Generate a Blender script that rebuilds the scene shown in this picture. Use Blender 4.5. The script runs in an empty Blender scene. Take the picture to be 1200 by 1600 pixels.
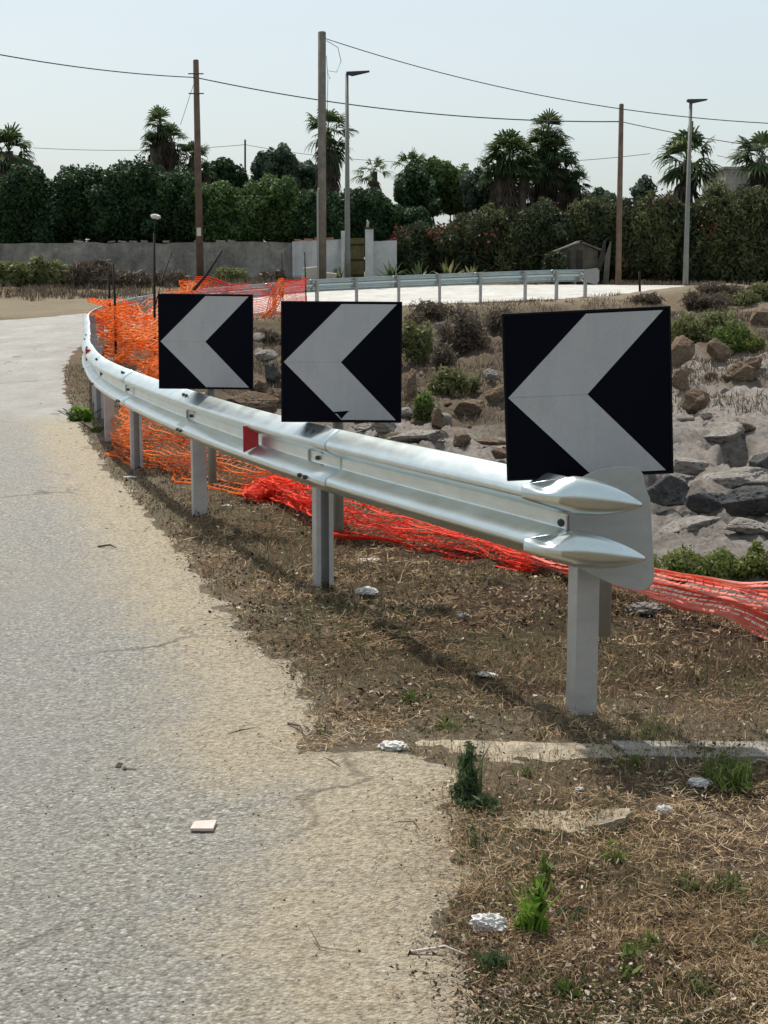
import bpy, bmesh, math, random
import numpy as np
from mathutils import Vector, Matrix
random.seed(7)
rng = np.random.default_rng(7)
R = math.radians
SC = bpy.context.scene
COL = SC.collection

# ------------------------------------------------------------------ survey: camera and points measured from the photograph
FPX = 2400.0
H = 1.6
TH = math.atan(379.0 / FPX)
CT, ST = math.cos(TH), math.sin(TH)

def ray(px, py):
    x = (px - 600) / FPX; y = (800 - py) / FPX
    return Vector((x, CT + y * ST, -ST + y * CT))
def pz(px, py, z=0.0):
    d = ray(px, py); t = (z - H) / d.z
    return Vector((d.x * t, d.y * t, z))
def pY(px, py, Y):
    d = ray(px, py); t = Y / d.y
    return Vector((d.x * t, Y, H + d.z * t))
def ppm(Y, dz=1.0):
    return FPX / (CT * Y + ST * dz)

# ------------------------------------------------------------------ materials
def new_mat(name):
    m = bpy.data.materials.new(name); m.use_nodes = True
    nt = m.node_tree
    b = nt.nodes['Principled BSDF']
    return m, nt, b
def node(nt, t, **kw):
    n = nt.nodes.new(t)
    for k, v in kw.items():
        setattr(n, k, v)
    return n
def link(nt, a, b): nt.links.new(a, b)
def ramp(nt, fac, stops):
    r = node(nt, 'ShaderNodeValToRGB')
    el = r.color_ramp.elements
    while len(el) < len(stops): el.new(0.5)
    for e, (p, c) in zip(el, stops):
        e.position = p; e.color = (c[0], c[1], c[2], 1) if not isinstance(c, (int, float)) else (c, c, c, 1)
    link(nt, fac, r.inputs[0])
    return r.outputs[0]
def noise(nt, scale, detail=4, rough=.6, vec=None, dist=0):
    n = node(nt, 'ShaderNodeTexNoise')
    n.inputs['Scale'].default_value = scale; n.inputs['Detail'].default_value = detail
    n.inputs['Roughness'].default_value = rough; n.inputs['Distortion'].default_value = dist
    if vec is not None: link(nt, vec, n.inputs['Vector'])
    return n.outputs['Fac']
def coords(nt, scale=None):
    g = node(nt, 'ShaderNodeNewGeometry').outputs['Position']
    if scale:
        mp = node(nt, 'ShaderNodeMapping'); mp.inputs['Scale'].default_value = scale
        link(nt, g, mp.inputs['Vector']); return mp.outputs[0]
    return g
def ocoords(nt, scale=None):
    g = node(nt, 'ShaderNodeTexCoord').outputs['Object']
    if scale:
        mp = node(nt, 'ShaderNodeMapping'); mp.inputs['Scale'].default_value = scale
        link(nt, g, mp.inputs['Vector']); return mp.outputs[0]
    return g
def mix(nt, fac, a, b, mode='MIX'):
    m = node(nt, 'ShaderNodeMix', data_type='RGBA', blend_type=mode)
    for idx, v in ((0, fac), (6, a), (7, b)):
        if isinstance(v, (int, float)): m.inputs[idx].default_value = v
        elif isinstance(v, tuple): m.inputs[idx].default_value = (*v, 1)
        else: link(nt, v, m.inputs[idx])
    return m.outputs[2]
def mth(nt, op, a, b=0.0, clamp=False):
    m = node(nt, 'ShaderNodeMath', operation=op, use_clamp=clamp)
    for i, v in enumerate((a, b)):
        if isinstance(v, (int, float)): m.inputs[i].default_value = v
        else: link(nt, v, m.inputs[i])
    return m.outputs[0]
def attr(nt, name):
    a = node(nt, 'ShaderNodeAttribute', attribute_name=name)
    return a.outputs['Fac']
def bump(nt, b, h, strength=.5, dist=.01):
    n = node(nt, 'ShaderNodeBump'); n.inputs['Strength'].default_value = strength; n.inputs['Distance'].default_value = dist
    link(nt, h, n.inputs['Height']); link(nt, n.outputs[0], b.inputs['Normal'])

def mat_simple(name, c, rough=.7, metal=0.0, var=.25, scale=8, bs=0.0, bscale=40, spec=.5, obj=True):
    m, nt, b = new_mat(name)
    v = ocoords(nt) if obj else coords(nt)
    n = noise(nt, scale, 5, .6, v)
    col = ramp(nt, n, [(.3, tuple(x * (1 - var) for x in c)), (.7, tuple(min(1, x * (1 + var)) for x in c))])
    link(nt, col, b.inputs['Base Color'])
    b.inputs['Roughness'].default_value = rough; b.inputs['Metallic'].default_value = metal
    b.inputs['Specular IOR Level'].default_value = spec
    if bs: bump(nt, b, noise(nt, bscale, 5, .6, v), bs, .02)
    return m

def mat_leaf(name, stops, trans=.25, rough=.55):
    m, nt, b = new_mat(name)
    a = attr(nt, 'tint')
    col = ramp(nt, a, stops)
    link(nt, col, b.inputs['Base Color']); b.inputs['Roughness'].default_value = rough
    b.inputs['Specular IOR Level'].default_value = .12
    tr = node(nt, 'ShaderNodeBsdfTranslucent'); link(nt, col, tr.inputs[0])
    ms = node(nt, 'ShaderNodeMixShader'); ms.inputs[0].default_value = trans
    link(nt, b.outputs[0], ms.inputs[1]); link(nt, tr.outputs[0], ms.inputs[2])
    link(nt, ms.outputs[0], nt.nodes['Material Output'].inputs[0])
    return m

M = {}
# galvanised steel
def mat_galv(name, base=(.67, .73, .72), rough=.29, metal=.92):
    m, nt, b = new_mat(name)
    v = ocoords(nt)
    n1 = noise(nt, 6, 4, .6, ocoords(nt, (1, 1, 3)))
    vo = node(nt, 'ShaderNodeTexVoronoi'); vo.inputs['Scale'].default_value = 60; link(nt, v, vo.inputs['Vector'])
    c1 = ramp(nt, n1, [(.3, tuple(x * .88 for x in base)), (.7, tuple(min(1, x * 1.06) for x in base))])
    c2 = mix(nt, .04, c1, vo.outputs['Color'], 'OVERLAY')
    ns = noise(nt, 3.5, 6, .75, ocoords(nt, (1, 1, .35)))
    c3 = mix(nt, ramp(nt, ns, [(.60, 0.0), (.85, .18)]), c2, (.50, .52, .50))
    link(nt, c3, b.inputs['Base Color'])
    b.inputs['Metallic'].default_value = metal
    rr = ramp(nt, n1, [(.25, rough - .02), (.75, rough + .04)])
    link(nt, rr, b.inputs['Roughness'])
    bump(nt, b, noise(nt, 9, 3, .5, v), .05, .01)
    return m
M['galv'] = mat_galv('galvanised_steel')
M['galv_post'] = mat_galv('galvanised_post', (.46, .445, .43), .5, .45)
M['galv_plate'] = mat_galv('galvanised_plate', (.40, .40, .375), .65, .15)
M['galv_old'] = mat_galv('old_tube', (.33, .32, .29), .55, .4)
M['bolt'] = mat_simple('bolt_steel', (.06, .06, .06), .6, .3)
M['sign_black'] = mat_simple('sign_black', (.0012, .0014, .006), .5, 0, .3, 3, spec=.08)
M['sign_frame'] = mat_simple('sign_frame', (.004, .004, .006), .5, 0, .3, 3, spec=.15)
def mat_reflective():
    m, nt, b = new_mat('reflective_sheet')
    v = ocoords(nt)
    n = noise(nt, 5, 4, .6, v)
    col = ramp(nt, n, [(.3, (.40, .395, .405)), (.7, (.445, .44, .445))])
    vo = node(nt, 'ShaderNodeTexVoronoi'); vo.inputs['Scale'].default_value = 160; link(nt, v, vo.inputs['Vector'])
    c2 = mix(nt, .06, col, vo.outputs['Color'], 'OVERLAY')
    c2 = mix(nt, ramp(nt, noise(nt, 4, 7, .75, ocoords(nt, (2.5, 1, .8))), [(.5, 0.0), (.75, .45)]), c2, (.29, .28, .26))
    link(nt, c2, b.inputs['Base Color']); b.inputs['Roughness'].default_value = .45
    return m
M['reflective'] = mat_reflective()
M['sign_line'] = mat_simple('sign_seam', (.33, .33, .34), .5)
M['red'] = mat_simple('red_reflector', (.42, .008, .012), .3, 0, .15, 20)

def mat_net(name, c1, c2, c3, trans=.55):
    m, nt, b = new_mat(name)
    n = noise(nt, 3.0, 4, .6, coords(nt))
    n2 = noise(nt, 40, 3, .6, coords(nt))
    col = ramp(nt, n, [(.3, c1), (.55, c2), (.75, c3)])
    col = mix(nt, ramp(nt, n2, [(.5, 0.0), (.8, .35)]), col, tuple(min(1, x * .5 + .4) for x in c2))  # noise paints pale highlights of the folds into the net colour
    link(nt, col, b.inputs['Base Color']); b.inputs['Roughness'].default_value = .65; b.inputs['Specular IOR Level'].default_value = .2
    tr = node(nt, 'ShaderNodeBsdfTranslucent'); link(nt, col, tr.inputs[0])
    ms = node(nt, 'ShaderNodeMixShader'); ms.inputs[0].default_value = trans
    link(nt, b.outputs[0], ms.inputs[1]); link(nt, tr.outputs[0], ms.inputs[2])
    link(nt, ms.outputs[0], nt.nodes['Material Output'].inputs[0])
    return m
M['net_orange'] = mat_net('orange_mesh_plastic', (.90, .17, .015), (.95, .31, .04), (.96, .47, .22))
M['net_red'] = mat_net('red_mesh_plastic', (.90, .05, .02), (.95, .12, .05), (.96, .27, .19))
M['net_pink'] = mat_net('pinkish_red_mesh_plastic', (.92, .26, .18), (.96, .42, .33), (.97, .54, .45))  # paler and pinker than the red netting

def mat_ground():
    m, nt, b = new_mat('dry_earth_and_limestone')
    g = coords(nt)
    big = noise(nt, .7, 5, .6, g); mid = noise(nt, 5, 6, .7, g); fine = noise(nt, 38, 8, .8, g)
    fine2 = noise(nt, 130, 4, .8, g)
    d1 = ramp(nt, mid, [(.25, (.12, .088, .058)), (.5, (.25, .175, .11)), (.75, (.42, .32, .20))])
    d2 = ramp(nt, fine, [(.3, (.07, .048, .032)), (.5, (.25, .175, .11)), (.72, (.56, .43, .28))])
    dirt = mix(nt, .6, d1, d2)
    dirt = mix(nt, ramp(nt, fine2, [(.58, 0.0), (.72, .7)]), dirt, (.50, .44, .36))
    dark = mix(nt, ramp(nt, fine, [(.35, 0.0), (.65, 1.0)]), (.045, .026, .016), (.165, .10, .062))
    dirt = mix(nt, mth(nt, 'MULTIPLY', attr(nt, 'humus'), .85), dirt, dark)
    olive = mix(nt, ramp(nt, fine, [(.35, 0.0), (.6, 1.0)]), (.075, .065, .030), (.24, .20, .11))
    dirt = mix(nt, mth(nt, 'MULTIPLY', attr(nt, 'grassy'), .75), dirt, olive)
    sand = ramp(nt, fine, [(.3, (.20, .16, .11)), (.5, (.36, .30, .21)), (.7, (.52, .44, .32))])
    dirt = mix(nt, attr(nt, 'sandy'), dirt, sand)
    # limestone
    gs = coords(nt, (1, .8, 1.6))
    r1 = ramp(nt, noise(nt, 1.6, 9, .8, gs, .8), [(.30, (.12, .105, .095)), (.42, (.37, .325, .29)), (.55, (.52, .465, .42)), (.72, (.64, .60, .56))])
    r2 = ramp(nt, noise(nt, 9, 9, .85, gs, .5), [(.34, (.07, .058, .05)), (.44, (.30, .26, .22)), (.56, (.50, .44, .39)), (.72, (.70, .65, .60))])
    rock = mix(nt, .6, r1, r2)
    vp = node(nt, 'ShaderNodeTexVoronoi'); vp.inputs['Scale'].default_value = 9; link(nt, coords(nt, (1, .8, 1)), vp.inputs['Vector'])
    pit = mth(nt, 'MULTIPLY', ramp(nt, vp.outputs['Distance'], [(.10, 1.0), (.36, 0.0)]), ramp(nt, noise(nt, 3, 5, .7, g), [(.44, 0.0), (.58, 1.0)]))
    rock = mix(nt, mth(nt, 'MULTIPLY', pit, .75), rock, (.05, .045, .042))
    rust = mix(nt, ramp(nt, big, [(.54, 0.0), (.72, .45)]), rock, mix(nt, fine, (.14, .08, .045), (.42, .29, .19)))
    col = mix(nt, attr(nt, 'rock'), dirt, rust)
    col = mix(nt, mth(nt, 'MULTIPLY', attr(nt, 'crevice_dark'), ramp(nt, mid, [(.35, .6), (.6, 1.0)])), col, mix(nt, fine, (.025, .028, .032), (.13, .13, .13)))
    link(nt, col, b.inputs['Base Color'])
    b.inputs['Roughness'].default_value = .95; b.inputs['Specular IOR Level'].default_value = .15
    hh = mth(nt, 'ADD', mth(nt, 'MULTIPLY', noise(nt, 9, 10, .8, g), 2.2), mth(nt, 'MULTIPLY', fine, .4))
    bump(nt, b, hh, 1.0, .07)
    return m
M['ground'] = mat_ground()

def mat_road():
    m, nt, b = new_mat('worn_asphalt')
    g = coords(nt)
    v1 = node(nt, 'ShaderNodeTexVoronoi'); v1.inputs['Scale'].default_value = 88; link(nt, g, v1.inputs['Vector'])
    chipc = node(nt, 'ShaderNodeSeparateColor'); link(nt, v1.outputs['Color'], chipc.inputs[0])
    wav = noise(nt, 48, 6, .8, g)
    chips = ramp(nt, chipc.outputs[0], [(0.0, (.05, .045, .04)), (.22, (.20, .19, .172)), (.65, (.36, .345, .315)), (.88, (.55, .53, .485)), (1.0, (.85, .82, .76))])
    gap = ramp(nt, v1.outputs['Distance'], [(.35, 0.0), (.75, 1.0)])
    asph = mix(nt, mth(nt, 'MULTIPLY', gap, .65), chips, (.11, .095, .072))
    asph = mix(nt, .45, asph, ramp(nt, wav, [(.37, (.08, .073, .062)), (.5, (.32, .305, .27)), (.63, (.60, .57, .50))]))
    patches = noise(nt, .9, 5, .6, coords(nt, (1, .55, 1)))
    asph = mix(nt, ramp(nt, patches, [(.35, 0.0), (.7, .5)]), asph, (.27, .268, .26))
    warm = noise(nt, .35, 3, .5, g)
    asph = mix(nt, ramp(nt, warm, [(.35, 0.0), (.65, .26)]), asph, mix(nt, wav, (.17, .135, .09), (.56, .475, .335)))
    dustn = mth(nt, 'ADD', attr(nt, 'dust'), mth(nt, 'MULTIPLY', mth(nt, 'SUBTRACT', noise(nt, 5, 7, .75, g), .5), 1.3))
    dust = ramp(nt, dustn, [(.25, 0.0), (.95, .72)])
    dustc = ramp(nt, wav, [(.34, (.18, .135, .085)), (.5, (.43, .35, .235)), (.66, (.64, .545, .39))])
    asph = mix(nt, dust, asph, dustc)
    # concrete pour further on, its far end whitened by painted sun glare
    cn = noise(nt, 1.6, 6, .7, coords(nt, (1, .35, 1)))
    conc = ramp(nt, cn, [(.3, (.28, .27, .25)), (.55, (.38, .37, .345)), (.75, (.50, .49, .46))])
    conc = mix(nt, .3, conc, ramp(nt, noise(nt, 9, 6, .8, g), [(.3, (.17, .15, .12)), (.7, (.46, .43, .37))]))
    far = mix(nt, attr(nt, 'pale'), conc, mix(nt, ramp(nt, cn, [(.35, 0.0), (.7, 1.0)]), (.44, .42, .38), (.62, .60, .56)))
    e = mth(nt, 'ADD', attr(nt, 'conc'), mth(nt, 'MULTIPLY', mth(nt, 'SUBTRACT', noise(nt, 2.5, 6, .7, g), .5), .35))
    col = mix(nt, ramp(nt, e, [(.36, 0.0), (.68, 1.0)]), asph, far)
    # cracks
    cv = node(nt, 'ShaderNodeTexVoronoi', feature='DISTANCE_TO_EDGE'); cv.inputs['Scale'].default_value = .42
    ad = node(nt, 'ShaderNodeVectorMath', operation='ADD'); link(nt, g, ad.inputs[0])
    nn = node(nt, 'ShaderNodeTexNoise'); nn.inputs['Scale'].default_value = 1.8; nn.inputs['Detail'].default_value = 5; link(nt, g, nn.inputs['Vector']); link(nt, nn.outputs['Color'], ad.inputs[1])
    link(nt, ad.outputs[0], cv.inputs['Vector'])
    crack = ramp(nt, cv.outputs['Distance'], [(.0, 1.0), (.006, .75), (.012, 0.0)])
    crack = mth(nt, 'MULTIPLY', crack, ramp(nt, noise(nt, .8, 3, .5, g), [(.48, 0.0), (.6, 1.0)]))
    col = mix(nt, mth(nt, 'MULTIPLY', crack, .6), col, (.07, .06, .045))
    link(nt, col, b.inputs['Base Color'])
    b.inputs['Roughness'].default_value = .85; b.inputs['Specular IOR Level'].default_value = .25
    hh = mth(nt, 'ADD', mth(nt, 'MULTIPLY', v1.outputs['Distance'], -.6), mth(nt, 'ADD', wav, mth(nt, 'MULTIPLY', crack, -1.0)))
    bump(nt, b, hh, 1.0, .016)
    return m
M['road'] = mat_road()

def mat_rock(name, a, b_, c):
    m, nt, b = new_mat(name)
    v = ocoords(nt)
    n1 = noise(nt, 2.5, 8, .7, v, .5); n2 = noise(nt, 22, 6, .8, v)
    col = ramp(nt, n1, [(.3, a), (.5, b_), (.72, c)])
    col = mix(nt, .45, col, ramp(nt, n2, [(.3, tuple(x * .35 for x in b_)), (.7, tuple(min(1, x * 1.7) for x in b_))]))
    link(nt, col, b.inputs['Base Color']); b.inputs['Roughness'].default_value = .95; b.inputs['Specular IOR Level'].default_value = .15
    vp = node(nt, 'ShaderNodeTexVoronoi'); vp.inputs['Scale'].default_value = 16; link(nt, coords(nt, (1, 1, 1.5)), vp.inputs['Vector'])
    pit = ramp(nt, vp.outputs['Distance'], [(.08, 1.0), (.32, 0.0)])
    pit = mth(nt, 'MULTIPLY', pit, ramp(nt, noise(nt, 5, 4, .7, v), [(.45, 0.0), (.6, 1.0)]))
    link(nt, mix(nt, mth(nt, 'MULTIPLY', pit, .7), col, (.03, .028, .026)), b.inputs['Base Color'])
    bump(nt, b, mth(nt, 'SUBTRACT', mth(nt, 'ADD', n2, mth(nt, 'MULTIPLY', n1, 2)), pit), 1.0, .07)
    return m
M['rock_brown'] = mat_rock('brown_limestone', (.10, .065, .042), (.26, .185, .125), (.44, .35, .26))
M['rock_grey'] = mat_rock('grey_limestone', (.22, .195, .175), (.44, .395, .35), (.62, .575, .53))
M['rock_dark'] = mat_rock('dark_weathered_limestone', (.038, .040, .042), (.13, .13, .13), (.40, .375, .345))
M['concrete'] = mat_simple('kerb_concrete', (.23, .21, .18), .9, 0, .4, 9, .8, 40)
M['concrete_tan'] = mat_simple('dusty_concrete', (.31, .26, .185), .9, 0, .45, 9, 1.0, 50)
M['paper'] = mat_simple('litter_white', (.58, .56, .53), .8, 0, .2, 30, .3, 80)
M['cardboard'] = mat_simple('pale_cardboard', (.52, .42, .37), .8, 0, .15, 30)
M['darkleaf'] = mat_simple('dead_leaf', (.05, .028, .02), .8)
M['rebar'] = mat_simple('rusty_rebar', (.020, .010, .009), .8, .2, .5, 30)
M['wood_pole'] = mat_simple('creosote_pole', (.13, .085, .060), .85, 0, .35, 3, .4, 60)
M['wood_grey'] = mat_simple('weathered_pole', (.165, .145, .12), .85, 0, .3, 3, .4, 60)
M['lamp_metal'] = mat_simple('painted_lamp_post', (.17, .17, .15), .6, .2, .2, 2)
M['lamp_head'] = mat_simple('dark_lamp_head', (.03, .03, .035), .5, .3)
M['wire'] = mat_simple('black_cable', (.02, .02, .022), .6)
M['trunk'] = mat_simple('palm_trunk', (.085, .065, .048), .9, 0, .4, 6, .5, 20)
M['plaster_grey'] = None
def mat_plaster(name, a, b_, c, sc=.6):
    m, nt, b = new_mat(name)
    g = coords(nt)
    n1 = noise(nt, sc, 7, .7, g, .4); n2 = noise(nt, sc * 8, 6, .7, g)
    n3 = noise(nt, 2.2, 5, .6, coords(nt, (1.0, 1, .12)))
    col = ramp(nt, n1, [(.32, a), (.5, b_), (.66, c)])
    col = mix(nt, .3, col, ramp(nt, n2, [(.35, a), (.7, c)]))
    col = mix(nt, ramp(nt, n3, [(.5, 0.0), (.72, .5)]), col, tuple(x * .5 for x in a))
    link(nt, col, b.inputs['Base Color']); b.inputs['Roughness'].default_value = .9
    bump(nt, b, n2, .4, .02)
    return m
M['plaster_grey'] = mat_plaster('stained_grey_render', (.10, .095, .085), (.235, .22, .195), (.40, .375, .33), .9)
M['plaster_white'] = mat_plaster('chipped_white_render', (.38, .375, .36), (.55, .55, .54), (.66, .66, .65))
M['plaster_beige'] = mat_plaster('beige_render', (.38, .34, .28), (.48, .44, .37), (.55, .51, .44))
M['tile'] = mat_simple('terracotta_roof', (.36, .16, .09), .8)
M['gate'] = mat_simple('old_yellow_gate', (.115, .095, .028), .7, 0, .5, 3)
M['board'] = mat_simple('old_boards', (.10, .088, .068), .9, 0, .4, 3)
M['board_dark'] = mat_simple('dark_boards', (.035, .028, .024), .9, 0, .4, 3)
M['leaf_hedge'] = mat_leaf('hedge_leaves', [(0, (.014, .028, .014)), (.45, (.028, .056, .024)), (.8, (.052, .096, .034)), (1, (.085, .135, .048))], .28)
M['leaf_hedge2'] = mat_leaf('light_hedge_leaves', [(0, (.025, .045, .015)), (.5, (.065, .11, .035)), (.85, (.11, .17, .05)), (1, (.16, .21, .07))], .35)
M['leaf_olean'] = mat_leaf('oleander_leaves', [(0, (.018, .025, .014)), (.5, (.045, .060, .030)), (.8, (.085, .10, .044)), (1, (.14, .145, .07))], .3)
M['leaf_tree'] = mat_leaf('tree_leaves', [(0, (.028, .042, .034)), (.5, (.058, .086, .058)), (1, (.11, .15, .085))], .3)
M['leaf_palm'] = mat_leaf('palm_fronds', [(0, (.020, .034, .018)), (.5, (.050, .080, .034)), (.85, (.10, .14, .052)), (1, (.16, .19, .09))], .3)
M['leaf_dead'] = mat_leaf('dead_fronds', [(0, (.035, .028, .020)), (.6, (.085, .067, .047)), (1, (.15, .12, .085))], .2)
M['leaf_weed'] = mat_leaf('weed_leaves', [(0, (.045, .075, .018)), (.5, (.115, .165, .04)), (1, (.24, .29, .08))], .35)
M['leaf_bluegreen'] = mat_leaf('bluegreen_leaves', [(0, (.032, .055, .024)), (.5, (.080, .12, .052)), (1, (.17, .21, .11))], .35)
M['leaf_bright'] = mat_leaf('bright_leaves', [(0, (.05, .10, .015)), (.5, (.13, .24, .03)), (1, (.26, .38, .07))], .35)
M['leaf_shrub'] = mat_leaf('scrub_leaves', [(0, (.060, .070, .030)), (.5, (.15, .165, .065)), (1, (.30, .29, .14))], .35)
M['leaf_twig'] = mat_leaf('brown_scrub', [(0, (.050, .038, .030)), (.5, (.135, .105, .078)), (1, (.25, .20, .145))], .2)
M['leaf_olean2'] = mat_leaf('pale_oleander_leaves', [(0, (.022, .028, .014)), (.4, (.062, .074, .033)), (.75, (.13, .145, .06)), (1, (.23, .22, .11))], .35)
M['leaf_yellow'] = mat_leaf('yellow_green_leaves', [(0, (.045, .065, .020)), (.45, (.14, .17, .045)), (1, (.34, .34, .12))], .35)
M['flower'] = mat_leaf('red_flowers', [(0, (.12, .03, .025)), (1, (.28, .085, .065))], .3)
M['straw'] = mat_leaf('dry_straw', [(0, (.075, .048, .028)), (.25, (.19, .12, .065)), (.55, (.42, .295, .17)), (.85, (.66, .51, .33)), (1, (.85, .76, .62))], .15, .8)
M['chips'] = mat_leaf('ground_chips', [(0, (.028, .018, .012)), (.4, (.085, .052, .032)), (.7, (.22, .15, .09)), (.95, (.36, .29, .21)), (1, (.62, .58, .52))], .05, .9)

# ------------------------------------------------------------------ object helpers
def tag(o, label=None, cat=None, group=None, kind=None):
    if label: o['label'] = label
    if cat: o['category'] = cat
    if group: o['group'] = group
    if kind: o['kind'] = kind
    return o
def empty(name, loc, label=None, cat=None, group=None):
    o = bpy.data.objects.new(name, None); COL.objects.link(o); o.location = loc
    o.empty_display_size = .2
    return tag(o, label, cat, group)
def mesh_np(name, V, F, mat=None, parent=None, loc=None, smooth=False, attrs=None, local=True):
    """V: world coordinates. When a parent / loc is given the mesh is stored relative to it."""
    V = np.asarray(V, dtype=np.float64).reshape(-1, 3)
    org = None
    if parent is not None: org = np.array(parent.location)
    elif loc is not None: org = np.array(loc)
    if org is not None and local: V = V - org
    me = bpy.data.meshes.new(name)
    if isinstance(F, np.ndarray):
        k = F.shape[1]; n = F.shape[0]
        me.vertices.add(len(V)); me.vertices.foreach_set('co', V.ravel().astype(np.float32))
        me.loops.add(n * k); me.loops.foreach_set('vertex_index', F.ravel().astype(np.int32))
        me.polygons.add(n)
        me.polygons.foreach_set('loop_start', np.arange(0, n * k, k, dtype=np.int32))
        try: me.polygons.foreach_set('loop_total', np.full(n, k, dtype=np.int32))
        except Exception: pass
        me.update(calc_edges=True)
    else:
        me.from_pydata([tuple(v) for v in V], [], [tuple(f) for f in F]); me.update()
    if attrs:
        for an, av in attrs.items():
            a = me.attributes.new(an, 'FLOAT', 'POINT'); a.data.foreach_set('value', np.asarray(av, dtype=np.float32))
    if smooth: me.polygons.foreach_set('use_smooth', np.ones(len(me.polygons), dtype=bool))
    if mat: me.materials.append(mat)
    o = bpy.data.objects.new(name, me); COL.objects.link(o)
    if parent is not None: o.parent = parent
    elif loc is not None: o.location = loc
    return o
class MB:
    def __init__(s): s.V = []; s.F = []
    def add(s, V, F):
        n = len(s.V); s.V += [tuple(v) for v in V]; s.F += [tuple(i + n for i in f) for f in F]
    def box(s, c, size, rot=None):
        c = Vector(c); h = Vector(size) / 2; vs = []
        for dx in (-1, 1):
            for dy in (-1, 1):
                for dz in (-1, 1):
                    v = Vector((dx * h.x, dy * h.y, dz * h.z))
                    if rot is not None: v = rot @ v
                    vs.append(c + v)
        s.add(vs, [(0, 1, 3, 2), (4, 6, 7, 5), (0, 4, 5, 1), (2, 3, 7, 6), (0, 2, 6, 4), (1, 5, 7, 3)])
    def tube(s, pts, rad, n=8, cap=True):
        pts = [Vector(p) for p in pts]
        rad = rad if isinstance(rad, (list, tuple)) else [rad] * len(pts)
        rings = []
        ref = Vector((0, 0, 1))
        for i, p in enumerate(pts):
            a = pts[max(0, i - 1)]; b = pts[min(len(pts) - 1, i + 1)]
            d = (b - a).normalized()
            rf = ref if abs(d.dot(ref)) < .95 else Vector((1, 0, 0))
            x = d.cross(rf).normalized(); y = x.cross(d).normalized()
            rings.append([p + (x * math.cos(2 * math.pi * k / n) + y * math.sin(2 * math.pi * k / n)) * rad[i] for k in range(n)])
        V = [v for r in rings for v in r]; F = []
        for i in range(len(pts) - 1):
            for k in range(n):
                F.append((i * n + k, i * n + (k + 1) % n, (i + 1) * n + (k + 1) % n, (i + 1) * n + k))
        if cap:
            F.append(tuple(range(n))[::-1]); F.append(tuple((len(pts) - 1) * n + k for k in range(n)))
        s.add(V, F)
    def extrude(s, outline, vec):
        n = len(outline); vec = Vector(vec)
        V = [Vector(p) for p in outline] + [Vector(p) + vec for p in outline]
        F = [tuple(range(n))[::-1], tuple(range(n, 2 * n))] + [(i, (i + 1) % n, n + (i + 1) % n, n + i) for i in range(n)]
        s.add(V, F)
    def build(s, name, mat, parent=None, loc=None, smooth=False, bevel=0):
        o = mesh_np(name, np.array([tuple(v) for v in s.V]), s.F, mat, parent, loc, smooth)
        bm = bmesh.new(); bm.from_mesh(o.data); bmesh.ops.recalc_face_normals(bm, faces=bm.faces); bm.to_mesh(o.data); bm.free()
        if bevel:
            bv = o.modifiers.new('b', 'BEVEL'); bv.width = bevel; bv.segments = 2; bv.limit_method = 'ANGLE'
        return o

# ------------------------------------------------------------------ numpy noise
def _h(ix, iy, iz, seed):
    n = (ix * 374761393 + iy * 668265263 + iz * 2147483647 + seed * 974711) & 0x7fffffff
    n = (n ^ (n >> 13)) * 1274126177 & 0x7fffffff
    n = (n ^ (n >> 16)) * 668265263 & 0x7fffffff
    return ((n ^ (n >> 15)) & 0xffff) / 65535.0
def vnoise(x, y, z=None, seed=0):
    if z is None: z = np.zeros_like(x)
    ix = np.floor(x).astype(np.int64); iy = np.floor(y).astype(np.int64); iz = np.floor(z).astype(np.int64)
    fx = x - ix; fy = y - iy; fz = z - iz
    fx = fx * fx * (3 - 2 * fx); fy = fy * fy * (3 - 2 * fy); fz = fz * fz * (3 - 2 * fz)
    r = 0
    for dx in (0, 1):
        for dy in (0, 1):
            for dz in (0, 1):
                w = (fx if dx else 1 - fx) * (fy if dy else 1 - fy) * (fz if dz else 1 - fz)
                r = r + w * _h(ix + dx, iy + dy, iz + dz, seed)
    return r
def fbm(x, y, z=None, oct=4, seed=0, gain=.5):
    s = 0; a = 1; t = 0; f = 1
    for o in range(oct):
        s = s + a * vnoise(x * f, y * f, None if z is None else z * f, seed + o * 17); t += a; a *= gain; f *= 2.03
    return s / t
def sst(a, b, x):
    t = np.clip((x - a) / (b - a), 0, 1); return t * t * (3 - 2 * t)

# ------------------------------------------------------------------ rail line and road outline
POSTS = [pz(908, 1120), pz(505, 918), pz(312, 805), pz(214, 733), pz(172, 690), pz(155, 655), pz(150, 631)]
FARP = [(-3.88, 20.7, .02), (-4.34, 23.1, .07), (-4.80, 25.5, .13), (-5.12, 28.0, .17), (-5.25, 30.4, .22), (-5.05, 32.8, .30), (-4.55, 35.0, .38), (-3.75, 37.1, .45), (-2.75, 38.9, .52)]
far_px = [(495, 40.0), (557, 40.4), (623, 40.8), (687, 41.0), (751, 41.2), (821, 41.5), (870, 41.9), (915, 42.3)]
RAIL = [(p.x, p.y) for p in POSTS] + [(a, b) for a, b, c in FARP] + [((px - 600) / ppm(Y), Y) for px, Y in far_px]
RAILX = np.array([p[0] for p in RAIL]); RAILY = np.array([p[1] for p in RAIL])
EXT = [(30, 7.6), (6, 6.0), (1.3, 5.25)] + RAIL + [(8, 43.5), (14, 47), (30, 52)]

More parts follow.
